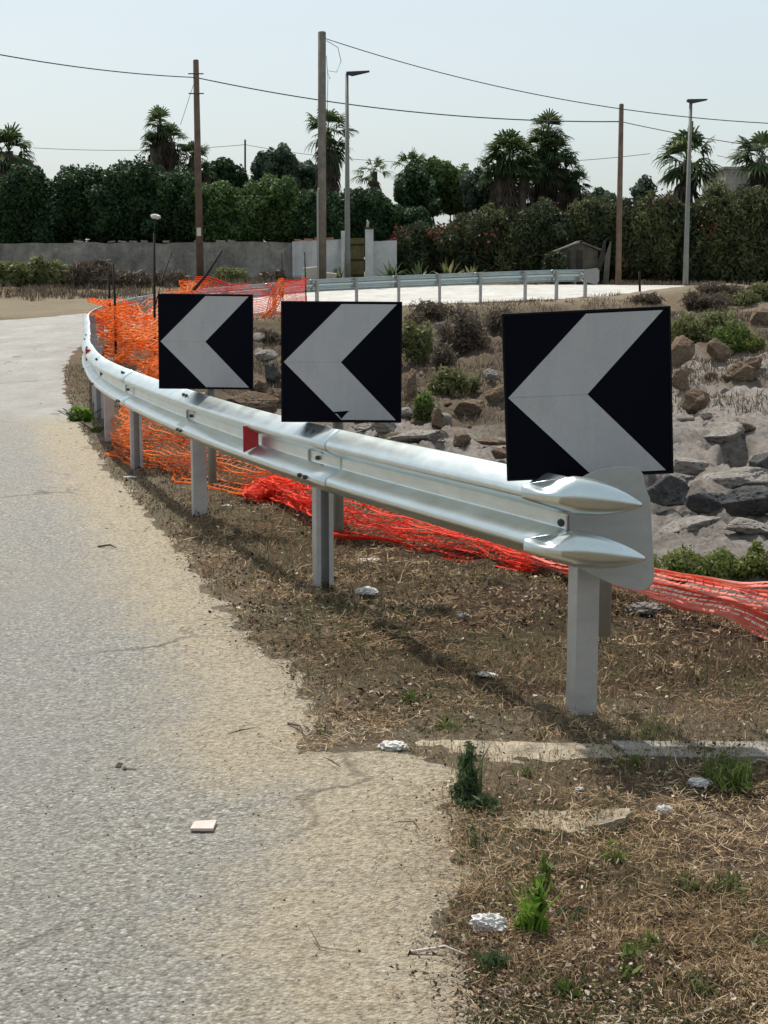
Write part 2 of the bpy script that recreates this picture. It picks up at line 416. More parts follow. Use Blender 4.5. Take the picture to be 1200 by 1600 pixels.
def seg_dist(x, y, pts, closed=False):
    d = np.full(x.shape, 1e9); P = list(pts) + ([pts[0]] if closed else [])
    for (ax, ay), (bx, by) in zip(P[:-1], P[1:]):
        dx, dy = bx - ax, by - ay; L = dx * dx + dy * dy + 1e-12
        t = np.clip(((x - ax) * dx + (y - ay) * dy) / L, 0, 1)
        d = np.minimum(d, (x - ax - t * dx) ** 2 + (y - ay - t * dy) ** 2)
    return np.sqrt(d)
def inside(x, y, poly):
    c = np.zeros(x.shape, bool); n = len(poly)
    for i in range(n):
        ax, ay = poly[i]; bx, by = poly[(i + 1) % n]
        if ay == by: continue
        c ^= ((ay > y) != (by > y)) & (x < (bx - ax) * (y - ay) / (by - ay) + ax)
    return c
HOLLOW = EXT
edge_px = [(760, 1700), (735, 1600), (728, 1520), (690, 1470), (700, 1430), (722, 1390), (712, 1330), (700, 1290), (690, 1240), (702, 1200), (640, 1180), (560, 1176), (470, 1172), (455, 1150), (490, 1120), (470, 1085), (440, 1045), (400, 1000), (365, 960),
           (325, 920), (285, 870), (240, 815), (205, 775), (170, 735), (138, 690), (118, 650), (104, 615), (100, 590)]
ROAD = [(.9, 1.0)] + [(pz(a, b).x, pz(a, b).y) for a, b in edge_px] + [(-5.15, 25.0), (-5.6, 28), (-5.8, 31), (-5.65, 33.5), (-5.1, 36), (-4.1, 38.3), (-2.9, 40.1), (-1.5, 41.1), (2, 42.0), (5.6, 43.0), (10, 47), (16, 51), (40, 60),
        (60, 72), (40, 68), (15, 63), (8, 61.5), (2, 58.5), (-2.5, 54.5), (-5, 50), (-7.8, 43.2), (-10.4, 40.3), (-16, 35), (-30, 24), (-60, 8), (-60, 1.0)]
CREV = [[(1005, 752), (1060, 786), (1130, 797), (1200, 800), (1300, 790)], [(1142, 700), (1170, 728), (1205, 748), (1260, 770)]]
CREV = [[(pz(a, b, -.5).x, pz(a, b, -.5).y) for a, b in c] for c in CREV]

def terrain(x, y, full=False):
    x = np.asarray(x, float); y = np.asarray(y, float)
    z40 = np.clip(.28 + .0333 * (x + 10), .05, .86)
    zF = np.clip(1.2 - .010 * (x + 12), .95, 1.25)
    a = sst(19, 41, y); z = a * z40
    t = np.clip((y - 41) / 21, 0, 1); z = np.where(y > 41, z40 + t * (zF - z40), z)
    sd = seg_dist(x, y, ROAD, True); ins = inside(x, y, ROAD); sd = np.where(ins, sd, -sd)
    dr = seg_dist(x, y, EXT); hin = inside(x, y, HOLLOW)
    dr = np.where(hin, dr, 0)
    g = sst(1.15, 3.0, dr)
    z = z - g * (.55 - .15 * sst(24, 36, y))
    off = sst(.0, .5, -sd)
    near = 1 - sst(8, 14, y)
    z = z + off * (fbm(x * 2.2, y * 2.2, oct=4, seed=3) - .5) * .07 * (1 + sst(10, 40, y))
    z = z + off * near * ((fbm(x * 14, y * 14, oct=4, seed=5, gain=.65) - .5) * .035 + (fbm(x * 5, y * 5, oct=3, seed=6, gain=.5) - .5) * .06)
    z = z + .34 * np.exp(-((x - 9.6) / 2.6) ** 2 - ((y - 42.6) / 1.9) ** 2) * sst(.1, .9, -sd)
    # rough limestone in the hollow
    rk = g * sst(7.2, 9, y)
    rid = 1 - np.abs(fbm(x * .55 + .3, y * .8, oct=5, seed=11, gain=.55) * 2 - 1)
    steps = fbm(x * .8, y * 1.3, oct=3, seed=23)
    steps = np.floor(steps * 9) / 9 * .5 + steps * .5
    z = z + rk * ((rid - .75) * .34 + (steps - .5) * .24 + (fbm(x * 4, y * 4, oct=5, seed=31, gain=.68) - .5) * .30)
    cr = np.zeros_like(z)
    for k, c in enumerate(CREV):
        wob = (fbm(x * 2.5, y * 2.5, oct=3, seed=40 + k) - .5) * .5
        d = seg_dist(x + wob, y + wob, c)
        cr = np.maximum(cr, 1 - sst(.12, .34, d))
    z = z - cr * .42
    xr_ = np.clip(x, 1.5, 9)
    for k, (c, hgt, xa, back) in enumerate(zip(CREV, (.06, .06), (2.15, 3.0), (1.6, 5.0))):
        cx = [q[0] for q in c]; cy = [q[1] for q in c]
        yc = np.interp(xr_, cx, cy) + (fbm(x * 1.1, x * 0 + 7 + k, oct=4, seed=44 + k, gain=.42) - .5) * .9
        t = y - yc
        z = z + hgt * sst(.05, .22, t) * (1 - sst(back, back + 5, t)) * sst(xa, xa + .35, x + (fbm(x * 2, y * 2, oct=3, seed=47) - .5) * .5) * g
    if not full: return z
    return z, sd, g, rk, cr, dr, hin
def tz(x, y): return float(terrain(np.array([float(x)]), np.array([float(y)]))[0])
def gp(px, py):
    """where the sight line through a photo pixel meets the terrain"""
    d = ray(px, py)
    ts = np.geomspace(2.5, 120, 600)
    X = d.x * ts; Y = d.y * ts; Z = H + d.z * ts
    T = terrain(X, Y)
    w = np.where(Z < T)[0]
    i = w[0] if len(w) else len(ts) - 1
    return Vector((X[i], Y[i], T[i]))

# ------------------------------------------------------------------ ground sheet and road sheet
def axis(segs):
    out = []
    for a, b, s in segs: out += list(np.arange(a, b, s))
    out.append(segs[-1][1]); return np.array(out)
gx = axis([(-400, -60, 34), (-60, -20, 2.0), (-20, -8, .4), (-8, -3, .12), (-3, 5.4, .028), (5.4, 8, .08), (8, 20, .4), (20, 60, 2), (60, 400, 34)])
ys = [-30., -10, 0, 1.2]
y = 1.8
while y < 70: ys.append(y); y += max(.028, min(.0065 * y, .3)) if y < 45 else .5
while y < 900: ys.append(y); y *= 1.15
gy = np.array(ys)
X, Y = np.meshgrid(gx, gy)
Z, SD, G, RK, CRV, DR, HIN = terrain(X, Y, True)
nx, ny = len(gx), len(gy)
idx = np.arange(nx * ny).reshape(ny, nx)
Q = np.stack([idx[:-1, :-1], idx[:-1, 1:], idx[1:, 1:], idx[1:, :-1]], -1).reshape(-1, 4)
rockm = np.clip(sst(.25, .8, RK + (fbm(X * 1.7, Y * 1.7, oct=4, seed=51) - .5) * .9), 0, 1)
rockm = rockm * (1 - .88 * sst(18, 25, Y - 7 * sst(1.5, 4.0, X) + (fbm(X * .5, Y * .5, oct=4, seed=53) - .5) * 14))
grassy = np.clip(sst(.42, .60, fbm(X * 1.4, Y * 1.4, oct=4, seed=61)) * .9 + .7 * sst(.1, .3, -SD) * (1 - sst(.5, .9, -SD)) * (Y > 5) * (Y < 26) + sst(44, 52, Y) * .4, 0, 1)
sandy = sst(41, 42.5, Y) * (1 - sst(49, 53, Y)) * (X < -3) * (.45 + .5 * fbm(X * .6, Y * .6, oct=4, seed=71)) + (Y > 36) * (HIN) * (1 - sst(.8, 2.6, DR)) * .8
sandy = np.clip(sandy + (1 - sst(0, .30, -SD + (fbm(X * 6, Y * 6, oct=3, seed=75) - .5) * .22)) * .75 * (Y < 20), 0, 1)
ZG = np.where(SD > .25, Z - .02, Z)
gyy, gxx = np.gradient(Z); slope = np.hypot(gyy / np.gradient(Y, axis=0), gxx / np.gradient(X, axis=1))
dcr = np.minimum(seg_dist(X, Y, CREV[0]), seg_dist(X, Y, CREV[1]))
crev_dark = .5 * sst(.5, .7, fbm(X * 1.1, Y * 1.1, oct=4, seed=69)) * (RK > .5) * (Y < 22) * (1 - sst(.8, 2.2, dcr))  # dark noise patches on the rock close to the crevices
crev_dark = np.clip(crev_dark, 0, 1)
humus = sst(5.1, 5.9, Y + (fbm(X * 1.5, Y * 1.5, oct=4, seed=63) - .5) * 1.2) * sst(.25, .75, -SD + (fbm(X * 3, Y * 3, oct=4, seed=64) - .5) * .5) * (Y < 40)
bare = sst(.54, .62, fbm(X * 1.3 + 4, Y * 1.3, oct=4, seed=67, gain=.6)) * (Y < 12) * .55
sandy = np.clip(sandy + bare * (1 - humus), 0, 1)
humus = np.clip(humus + .6 * sst(.5, .62, fbm(X * 2.6, Y * 2.6, oct=4, seed=66)) * (Y < 8) + .75 * sst(.40, .58, fbm(X * .8, Y * .8, oct=5, seed=68, gain=.65)) * (Y > 16) * (Y < 40) * HIN * (1 - .5 * sst(2, 5, X)), 0, 1)
ground = mesh_np('ground', np.stack([X, Y, ZG], -1), Q, M['ground'], smooth=True,
                 attrs=dict(rock=rockm.ravel(), grassy=grassy.ravel(), sandy=sandy.ravel(), humus=humus.ravel(), crevice_dark=crev_dark.ravel()))
tag(ground, kind='structure')
SDn = SD + (fbm(X * 7, Y * 7, oct=5, seed=81, gain=.62) - .5) * .26 * (Y < 30)
rz = Z + np.clip(SDn * .12, -.03, .006)
keep = (SDn > -.22)
kf = keep[:-1, :-1] & keep[:-1, 1:] & keep[1:, 1:] & keep[1:, :-1]
QR = Q[kf.ravel()]
used = np.unique(QR); remap = np.full(nx * ny, -1); remap[used] = np.arange(len(used))
VR = np.stack([X, Y, rz], -1).reshape(-1, 3)[used]
dust = (1 - sst(.0, .75, SD)) * (Y < 24) + .22 * (1 - sst(.3, 1.7, SD)) * (Y < 18)
dust = dust + (1 - sst(0, .9, np.hypot((X - .15) / .55, (Y - 4.3) / 1.1))) * .55 + (1 - sst(0, 1, np.hypot((X + .2) / .8, (Y - 3.6) / 1.2))) * .25
conc = sst(11.5, 18.5, Y + X * .4)
pale = sst(38, 44, Y + X * .6)  # far road: pale concrete plus sun glare put into the colour
road = mesh_np('road', VR, remap[QR], M['road'], smooth=True,
               attrs=dict(dust=np.clip(dust, 0, 1).ravel()[used], conc=conc.ravel()[used], pale=pale.ravel()[used]))
tag(road, kind='structure')

# ------------------------------------------------------------------ leaf / blade generators
def quads(C, A, B, tint):
    """rhombic leaves: centre C, half axes A (long) and B (short)"""
    n = len(C)
    V = np.stack([C - A, C + B, C + A, C - B], 1).reshape(-1, 3)
    F = np.arange(4 * n).reshape(n, 4)
    return V, F, np.repeat(tint, 4)
def rdir(n):
    v = rng.normal(size=(n, 3)); return v / np.linalg.norm(v, axis=1, keepdims=True)
def leaf_cloud(blobs, n, size, seed=0, shell=(.72, 1.06), flat=.0, long=1.6, up=0.0, freq=.9):
    """leaves spread over and inside a union of lumpy ellipsoids"""
    bl = np.array(blobs, float)
    w = (bl[:, 3] * bl[:, 4] + bl[:, 3] * bl[:, 5] + bl[:, 4] * bl[:, 5]); w /= w.sum()
    k = rng.choice(len(bl), n, p=w)
    d = rdir(n)
    lump = fbm(d[:, 0] * 2.3 + k * 7.1 + 50, d[:, 1] * 2.3 + 50, d[:, 2] * 2.3 + 50, oct=3, seed=seed)
    r = (shell[0] + (shell[1] - shell[0]) * rng.random(n) ** .6) * (.72 + .56 * lump)
    C = bl[k, :3] + d * bl[k, 3:6] * r[:, None]
    nrm = d + rng.normal(size=(n, 3)) * .7; nrm /= np.linalg.norm(nrm, axis=1, keepdims=True)
    A = np.cross(nrm, rdir(n)); A /= np.linalg.norm(A, axis=1, keepdims=True) + 1e-9
    if up: A[:, 2] += up; A /= np.linalg.norm(A, axis=1, keepdims=True)
    B = np.cross(nrm, A); B /= np.linalg.norm(B, axis=1, keepdims=True) + 1e-9
    s = size * (.6 + .8 * rng.random(n))
    tint = np.clip(.35 * rng.random(n) + .65 * fbm(C[:, 0] * freq, C[:, 1] * freq, C[:, 2] * freq, oct=3, seed=seed + 5) + (lump - .5) * .5, 0, 1)
    return C, A * (s * long / 2)[:, None], B * (s / 2)[:, None], tint
def core(blobs, k=.74, seed=0):
    """dense inner foliage so a crown is not see-through: lumpy ellipsoids"""
    Vs = []; Fs = []; n0 = 0
    nu, nv = 20, 12
    u = np.linspace(0, 2 * np.pi, nu, endpoint=False); v = np.linspace(-np.pi / 2 + .05, np.pi / 2 - .05, nv)
    U, Vv = np.meshgrid(u, v)
    d = np.stack([np.cos(U) * np.cos(Vv), np.sin(U) * np.cos(Vv), np.sin(Vv)], -1).reshape(-1, 3)
    ii = np.arange(nu * nv).reshape(nv, nu)
    F = np.stack([ii[:-1], np.roll(ii[:-1], -1, 1), np.roll(ii[1:], -1, 1), ii[1:]], -1).reshape(-1, 4)
    for q, b in enumerate(blobs):
        lump = fbm(d[:, 0] * 2.3 + q * 7.1 + 50, d[:, 1] * 2.3 + 50, d[:, 2] * 2.3 + 50, oct=3, seed=seed)
        Vs.append(np.array(b[:3]) + d * np.array(b[3:6]) * (k * (.72 + .56 * lump))[:, None]); Fs.append(F + n0); n0 += len(d)
    return np.concatenate(Vs), np.concatenate(Fs)
def foliage_mesh(name, blobs, n, size, mat, parent, seed=0, corek=.74, **kw):
    C, A, B, t = leaf_cloud(blobs, n, size, seed, **kw)
    V, F, T = quads(C, A, B, t)
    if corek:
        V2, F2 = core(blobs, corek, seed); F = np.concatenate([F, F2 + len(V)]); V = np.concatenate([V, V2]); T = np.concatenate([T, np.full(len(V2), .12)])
    return mesh_np(name, V, F, mat, parent, attrs=dict(tint=T))
def trunk_mesh(name, pts, rads, mat, parent):
    m = MB(); m.tube(pts, rads, 9); return m.build(name, mat, parent, smooth=True)
def limbs(m, base, tips, r0):
    for t in tips:
        t = Vector(t); b = Vector(base); mid = b.lerp(t, .5) + Vector((random.uniform(-.2, .2), random.uniform(-.2, .2), .1))
        m.tube([b, mid, t], [r0, r0 * .65, r0 * .2], 6)

def shrub(name, px, Yd, topy, halfw, label, cat, mat, n=5000, size=.22, group=None, boty=None, depth=1.6, seed=None, lobes=7, flowers=0, crownpart='crown', corek=.70, long=1.6, up=0., trunk=True, freq=.9):
    seed = seed if seed is not None else int(px * 7 + topy)
    s = ppm(Yd, 0); rs = random.Random(seed)
    top = pY(px, topy, Yd); x0 = top.x; gz = tz(x0, Yd)
    hw = halfw / s
    zb = gz if boty is None else pY(px, boty, Yd).z
    hgt = (top.z - zb) * rs.uniform(.93, 1.05)
    root = empty(name, (x0, Yd, gz), label, cat, group)
    bl = []
    for i in range(lobes * 4):
        fx = rs.uniform(-1, 1); fz = rs.uniform(.12, .88) if i % 3 else rs.uniform(.6, .9)
        hh = hgt * (1 - .30 * abs(fx) ** 2.2) * rs.uniform(.84, 1.05)
        rr = rs.uniform(.16, .27)
        bl.append((x0 + fx * hw * .85, Yd + rs.uniform(-.6, .6) * depth * (1.2 - fz), zb + hh * min(fz, 1 - rr * .75), max(hw * rs.uniform(.22, .36), hgt * .15), depth * rs.uniform(.4, .7), hgt * rr))
    bl += [(x0 + f * hw, Yd + .2, zb + hgt * .42, hw * .5, depth * .8, hgt * .40) for f in (-.5, 0, .5)]
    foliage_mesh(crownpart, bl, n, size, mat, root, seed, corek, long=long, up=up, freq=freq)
    if trunk:
        m = MB()
        b = Vector((x0, Yd, gz - .1))
        for i in range(4):
            q = bl[rs.randrange(len(bl))]
            limbs(m, b + Vector((rs.uniform(-.3, .3), 0, 0)), [q[:3]], .09)
        m.build('trunk', M['trunk'], root, smooth=True)
    if flowers:
        C, A, B, t = leaf_cloud(bl, flowers * 14, .10, seed + 3, shell=(1.0, 1.12))
        # gather petals in bunches
        k = flowers; cen = C[rng.integers(0, len(C), k)]
        cen = cen[cen[:, 1] < Yd + .2]
        if len(cen):
            pick = rng.integers(0, len(cen), len(C))
            C = cen[pick] + rng.normal(size=C.shape) * .22
            V, F, T = quads(C, A, B, t); tag(mesh_np('flowers', V, F, M['flower'], root, attrs=dict(tint=T)), kind='stuff')
    return root

def fan_frond(base, d, L, droop, nb=13, w=.07, tint=.5, span=2.5):
    """palmate frond: stalk then blades fanning from its end. returns verts, quads, tints"""
    d = np.array(d) / np.linalg.norm(d); up = np.array([0, 0, 1.]); side = np.cross(d, up); ns = np.linalg.norm(side)
    side = side / ns if ns > 1e-3 else np.array([1., 0, 0])
    nrm = np.cross(side, d)
    tip = base + d * L * .48 - up * droop * .12
    V = []; F = []; T = []
    def strip(pts, ws, sd, tt):
        n0 = len(V)
        for p, ww in zip(pts, ws): V.append(p - sd * ww); V.append(p + sd * ww)
        for i in range(len(pts) - 1): F.append((n0 + 2 * i, n0 + 2 * i + 1, n0 + 2 * i + 3, n0 + 2 * i + 2))
        T.extend([tt] * (2 * len(pts)))
    strip([base, tip], [.03, .02], side, tint * .8)
    for k in range(nb):
        a = (k / (nb - 1) - .5) * span
        bd = d * math.cos(a) + side * math.sin(a) + nrm * .10 * math.cos(3 * a)
        Lb = L * .62 * (.75 + .25 * math.cos(a)) * random.uniform(.85, 1.1)
        m1 = tip + bd * Lb * .5 - up * droop * .10; m2 = tip + bd * Lb * .85 - up * droop * .38; m3 = tip + bd * Lb - up * droop * .75
        sd = np.cross(bd, nrm); sd = sd / (np.linalg.norm(sd) + 1e-9)
        sd = sd * .9 + nrm * random.uniform(-.4, .4)
        strip([tip, m1, m2, m3], [.012, w, w * .6, .006], sd, min(1, max(0, tint + random.uniform(-.25, .25))))
    return V, F, T
def palm_head(c, L, n, elev=(-35, 85), droop=.5, tintb=.5, nb=12, w=.07):
    V = []; F = []; T = []
    for i in range(n):
        az = random.uniform(0, 2 * math.pi); el = R(random.uniform(*elev))
        d = (math.cos(az) * math.cos(el), math.sin(az) * math.cos(el), math.sin(el))
        v, f, t = fan_frond(np.array(c), d, L * random.uniform(.8, 1.1), droop * L * random.uniform(.5, 1.2), nb, w * L, tintb + random.uniform(-.2, .25) + .15 * math.sin(el))
        n0 = len(V); V += v; F += [tuple(q + n0 for q in ff) for ff in f]; T += t
    return np.array(V), np.array(F), np.array(T)
def palm(px, py, Yd, rad_px, label, skirt=.9, name='fan_palm', n=46, heads=None, group='palms rising above the hedge', elev=(-35, 85), trunkr=.2):
    s = ppm(Yd, -3); c = pY(px, py, Yd); gz = tz(c.x, Yd)
    root = empty(name, (c.x, Yd, gz), label, 'palm tree', group)
    hs = [(px, py, rad_px)] + (heads or [])
    VV = []; FF = []; TT = []; n0 = 0; DV = []; DF = []; DT = []; dn = 0
    for (hx, hy, hr) in hs:
        p = pY(hx, hy, Yd + random.uniform(-.3, .3)); L = hr / s * 1.0
        v, f, t = palm_head(tuple(p), L * 1.06, int(n * .62), elev, droop=.36, nb=11, w=.040); VV.append(v); FF.append(f + n0); TT.append(t); n0 += len(v)
        if skirt:
            for i in range(int(22 * skirt)):
                az = random.uniform(0, 6.283); el = R(random.uniform(-88, -62)); zz = random.uniform(-skirt * 1.5, -.1)
                d = (math.cos(az) * math.cos(el), math.sin(az) * math.cos(el), math.sin(el))
                v, f, t = fan_frond(np.array(p) + np.array([math.cos(az) * .22, math.sin(az) * .22, zz]), d, L * .62, .3, 7, .045 * L, .4)
                DV += v; DF += [tuple(q + dn for q in ff) for ff in f]; DT += t; dn = len(DV)
    mesh_np('crown', np.concatenate(VV), np.concatenate(FF), M['leaf_palm'], root, attrs=dict(tint=np.clip(np.concatenate(TT), 0, 1)))
    if DV: mesh_np('dead_fronds', np.array(DV), np.array(DF), M['leaf_dead'], root, attrs=dict(tint=np.clip(np.array(DT), 0, 1)))
    m = MB()
    for (hx, hy, hr) in hs:
        p = pY(hx, hy, Yd)
        b = Vector((c.x + (p.x - c.x) * .3, Yd, gz - .2))
        m.tube([b, b.lerp(p, .5) + Vector((.05, 0, 0)), p], [trunkr * 1.25, trunkr, trunkr * .9], 10)
    m.build('trunk', M['trunk'], root, smooth=True)
    return root

# ------------------------------------------------------------------ background vegetation
GH = 'dark evergreen shrubs spilling over the boundary wall'
hedge = [ # px, Y, top, halfwidth, bottom
    (-45, 68, 262, 55, 386, 'dark rounded evergreen shrub cut by the left edge of view above the grey wall'),
    (45, 67.5, 266, 62, 386, 'dark evergreen shrub over the grey wall below the leftmost palm'),
    (125, 67.2, 250, 66, 384, 'tallest domed dark evergreen shrub over the left part of grey wall'),
    (205, 67.6, 254, 60, 388, 'broad dark evergreen shrub hanging lowest over the grey wall'),
    (278, 67.3, 270, 48, 384, 'dark evergreen shrub just left of the brown utility pole'),
    (352, 67.2, 274, 52, 384, 'dark evergreen shrub just right of the brown utility pole'),
    (425, 67.6, 282, 50, 382, 'mid green rounded shrub above the right end of the grey wall'),
    (492, 67.3, 296, 44, 380, 'dark shrub behind the thick grey utility pole'),
    (555, 68.0, 296, 52, 384, 'dark shrub behind the white gate pillar'),
    (620, 68.5, 312, 56, 400, 'dark shrub sloping down just right of the white gate pillar')]
for (px, Yd, t, hw, bo, lab) in hedge:
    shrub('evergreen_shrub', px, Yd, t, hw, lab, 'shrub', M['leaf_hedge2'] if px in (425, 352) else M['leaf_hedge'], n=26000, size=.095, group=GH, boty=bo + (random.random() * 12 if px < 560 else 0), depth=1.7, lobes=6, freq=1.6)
GO = 'oleander shrubs along the far side of the road'
ole = [
    (662, 66.5, 330, 52, 26, 'oleander with reddish flowers beside the white wall end'),
    (728, 66.2, 322, 50, 34, 'oleander with the most red flowers at mid hedge'),
    (790, 66.4, 322, 46, 8, 'oleander shrub between red flowered one and the shack'),
    (845, 66.0, 312, 46, 4, 'olive green shrub directly behind left of the old shack'),
    (905, 66.6, 312, 46, 0, 'tangled olive shrub rising behind the old shack'),
    (958, 66.2, 300, 42, 0, 'olive green shrub behind the rightmost brown pole'),
    (1010, 66.0, 296, 44, 4, 'spiky topped olive shrub left of the right street lamp'),
    (1062, 66.4, 304, 42, 6, 'oleander with few red flowers beneath the fan palm by the right lamp'),
    (1120, 66.0, 298, 46, 3, 'olive shrub right of the right street lamp'),
    (1178, 66.3, 288, 48, 0, 'pale leafed olive shrub at the right edge of view'),
    (1240, 66.3, 290, 48, 0, 'olive shrub just past the right edge of view')]
for (px, Yd, t, hw, fl, lab) in ole:
    shrub('oleander_shrub', px, Yd, t, hw, lab, 'shrub', M['leaf_olean2' if px in (790, 905, 1010, 1120, 1178) else 'leaf_olean'], n=17000, size=.075, group=GO, boty=442, depth=1.5, lobes=5, flowers=fl, long=3.0, up=.7, freq=1.8)
GT = 'trees standing behind the hedge'
for (px, Yd, t, hw, bo, lab, mt, nn) in [
    (428, 74, 226, 36, 300, 'round crowned hazy green tree left of the thick grey pole', 'leaf_tree', 3200),
    (478, 76, 248, 26, 300, 'small pale green tree crown touching thick grey pole', 'leaf_tree', 1800),
    (352, 73, 250, 32, 300, 'low dark tree right of the brown utility pole', 'leaf_hedge', 2600),
    (698, 73, 240, 52, 335, 'broad green tree with rounded top between two palms', 'leaf_hedge2', 4500),
    (655, 72, 258, 34, 335, 'dark tree left of the broad green tree', 'leaf_hedge', 3000),
    (748, 71, 262, 24, 330, 'narrow green tree left of shaggy skirted palm', 'leaf_tree', 2000),
    (930, 72, 292, 34, 335, 'low bluish shrub tree at the foot of the tall dark palm cluster', 'leaf_tree', 2500),
    (1006, 70, 272, 12, 320, 'thin spiky sapling left of the right fan palm', 'leaf_tree', 500)]:
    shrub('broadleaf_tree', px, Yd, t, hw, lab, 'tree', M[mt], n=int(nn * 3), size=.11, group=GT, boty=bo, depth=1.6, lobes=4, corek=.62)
palm(14, 236, 72, 44, 'fan palm with drooping crown at the left edge of view', .5, n=60)
palm(251, 196, 71, 32, 'tall three headed fan palm left of the brown utility pole', 1.1, n=44, heads=[(268, 222, 32), (302, 246, 30), (240, 226, 24), (322, 268, 18)])
palm(512, 206, 72, 46, 'ragged tall palm behind the thick grey utility pole', 1.4, n=40, elev=(-50, 80), heads=[(520, 232, 30)])
palm(584, 268, 76, 30, 'small distant palm between the left lamp and the green trees', .2, n=22)
palm(641, 262, 74, 32, 'short upright palm top left of the broad green tree', .3, n=34)
palm(796, 246, 69, 48, 'broad palm with a thick shaggy skirt of dead fronds', 2.3, n=70, heads=[(778, 262, 34), (820, 266, 34)])
palm(857, 204, 71, 34, 'tallest dark conical palm cluster right of the shaggy palm', 1.7, n=52, heads=[(846, 232, 34), (868, 240, 34), (840, 262, 30), (884, 264, 30), (900, 284, 24), (856, 268, 34)])
palm(1074, 250, 69, 56, 'fan palm with spreading green fronds behind the right street lamp', 1.0, n=62)
palm(1190, 246, 69, 52, 'fan palm with dry lower fronds at the right edge of view', 1.6, n=60)

# agaves and spiky plants in front of the white wall
def agave(px, py, Yd, rad, label, mat, n=26):
    c = pY(px, py, Yd); gz = tz(c.x, Yd); c.z = gz + .05
    root = empty('agave', (c.x, c.y, gz), label, 'plant', 'spiky plants at the foot of the white wall')
    V = []; F = []; T = []
    for i in range(n):
        az = random.uniform(0, 6.283); el = R(random.uniform(8, 82)); L = rad * random.uniform(.7, 1.1)
        d = np.array((math.cos(az) * math.cos(el), math.sin(az) * math.cos(el), math.sin(el)))
        sd = np.cross(d, (0, 0, 1)); sd /= np.linalg.norm(sd); nn = np.cross(sd, d)
        tt = random.random(); n0 = len(V)
        for f, w in ((0, .05), (.35, .085), (.75, .05), (1, .004)):
            p = np.array(c) + d * L * f - np.array((0, 0, 1)) * .12 * L * f * f
            V += [p - sd * w, p + nn * w * .25 * 0 - nn * .012, p + sd * w]; T += [tt] * 3
        for k in range(3):
            a = n0 + 3 * k; F += [(a, a + 1, a + 4, a + 3), (a + 1, a + 2, a + 5, a + 4)]
    mesh_np('leaf_rosette', np.array(V), np.array(F), mat, root, attrs=dict(tint=T))
agave(612, 432, 62.5, .95, 'dark agave in front of the white wall right end', M['leaf_bluegreen'])
agave(655, 434, 62.6, .9, 'agave between white wall and grey spiky yucca', M['leaf_bluegreen'])
agave(700, 434, 62.4, 1.05, 'pale yucca with long stiff grey leaves', M['leaf_shrub'])
agave(738, 434, 62.8, .9, 'rightmost greyish yucca before the oleanders', M['leaf_shrub'])
agave(530, 430, 62.6, .7, 'small agave at the base of white wall left of the gate', M['leaf_bluegreen'])

# ------------------------------------------------------------------ boundary walls, gate, buildings
def wall_seg(name, px0, px1, topL, topR, Yd, mat, label, cat='wall', th=.25, cap=None):
    a = pY(px0, topL, Yd); b = pY(px1, topR, Yd)
    root = empty(name, ((a.x + b.x) / 2, Yd, tz((a.x + b.x) / 2, Yd)), label, cat)
    n = 40; top = []
    for i in range(n + 1):
        f = i / n; p = a.lerp(b, f); p.z += (float(fbm(np.array([p.x * 1.3]), np.array([3.]), oct=3, seed=9)[0]) - .5) * .12
        top.append(p)
    out = top + [Vector((b.x, Yd, tz(b.x, Yd) - .4)), Vector((a.x, Yd, tz(a.x, Yd) - .4))]
    m = MB(); m.extrude(out, (0, th, 0)); m.build('masonry', mat, root)
    if cap:
        for k in range(int((b.x - a.x) / .45)):
            f = (k + .5) / int((b.x - a.x) / .45)
            if random.random() < cap[1]:
                p = a.lerp(b, f); c = MB(); c.box((p.x, Yd + th / 2, p.z + .05), (random.uniform(.2, .4), th * 1.2, random.uniform(.05, .12)), Matrix.Rotation(random.uniform(-.15, .15), 3, 'Y')); c.build('coping_stone', cap[0], root)
    return root
wall_seg('boundary_wall', -160, 456, 380, 379, 65, M['plaster_grey'], 'long stained grey plaster wall under the dark evergreen shrubs', cap=(M['plaster_grey'], .35))
wall_seg('garden_wall', 456.5, 541, 377, 374, 64.9, M['plaster_white'], 'chipped white wall section left of the old gate', cap=(M['tile'], .6))
wall_seg('garden_wall', 583, 620, 377, 376, 64.9, M['plaster_white'], 'white wall stub right of the gate pillar')
p = pY(577, 358, 64.7); gz = tz(p.x, 64.7)
root = empty('gate_pillar', (p.x, 64.7, gz), 'white gate pillar topped by a small figure', 'pillar')
m = MB(); w = 13 / ppm(64.7, 0); m.box((p.x, 64.7, (p.z + gz - .3) / 2), (w, .42, p.z - gz + .3)); m.build('shaft', M['plaster_white'], root, bevel=.01)
m = MB(); m.box((p.x, 64.7, p.z + .03), (w + .1, .5, .06)); m.build('cap', M['board_dark'], root)
m = MB(); m.tube([(p.x - .07, 64.7, p.z + .06), (p.x - .07, 64.7, p.z + .16), (p.x - .05, 64.7, p.z + .26), (p.x - .08, 64.7, p.z + .34), (p.x - .07, 64.7, p.z + .38)], [.07, .05, .06, .035, .01], 8); m.build('figurine', M['plaster_beige'], root, smooth=True)
p0 = pY(543, 372, 65.1); p1 = pY(569, 370, 65.1); gz = tz(p0.x, 65)
root = empty('old_gate', ((p0.x + p1.x) / 2, 65.1, gz), 'mossy yellow-green gate beside the white pillar', 'gate')
m = MB(); m.box(((p0.x + p1.x) / 2, 65.1, (p0.z + gz) / 2), (p1.x - p0.x, .06, p0.z - gz)); m.build('door_leaf', M['gate'], root)
m = MB()
for f in (.15, .5, .85):
    m = MB(); m.box(((p0.x + p1.x) / 2, 65.05, gz + (p0.z - gz) * f), (p1.x - p0.x, .04, .07)); m.build('crossbar', M['board_dark'], root)
p = pY(537, 361, 64.8); gz = tz(p.x, 64.8)
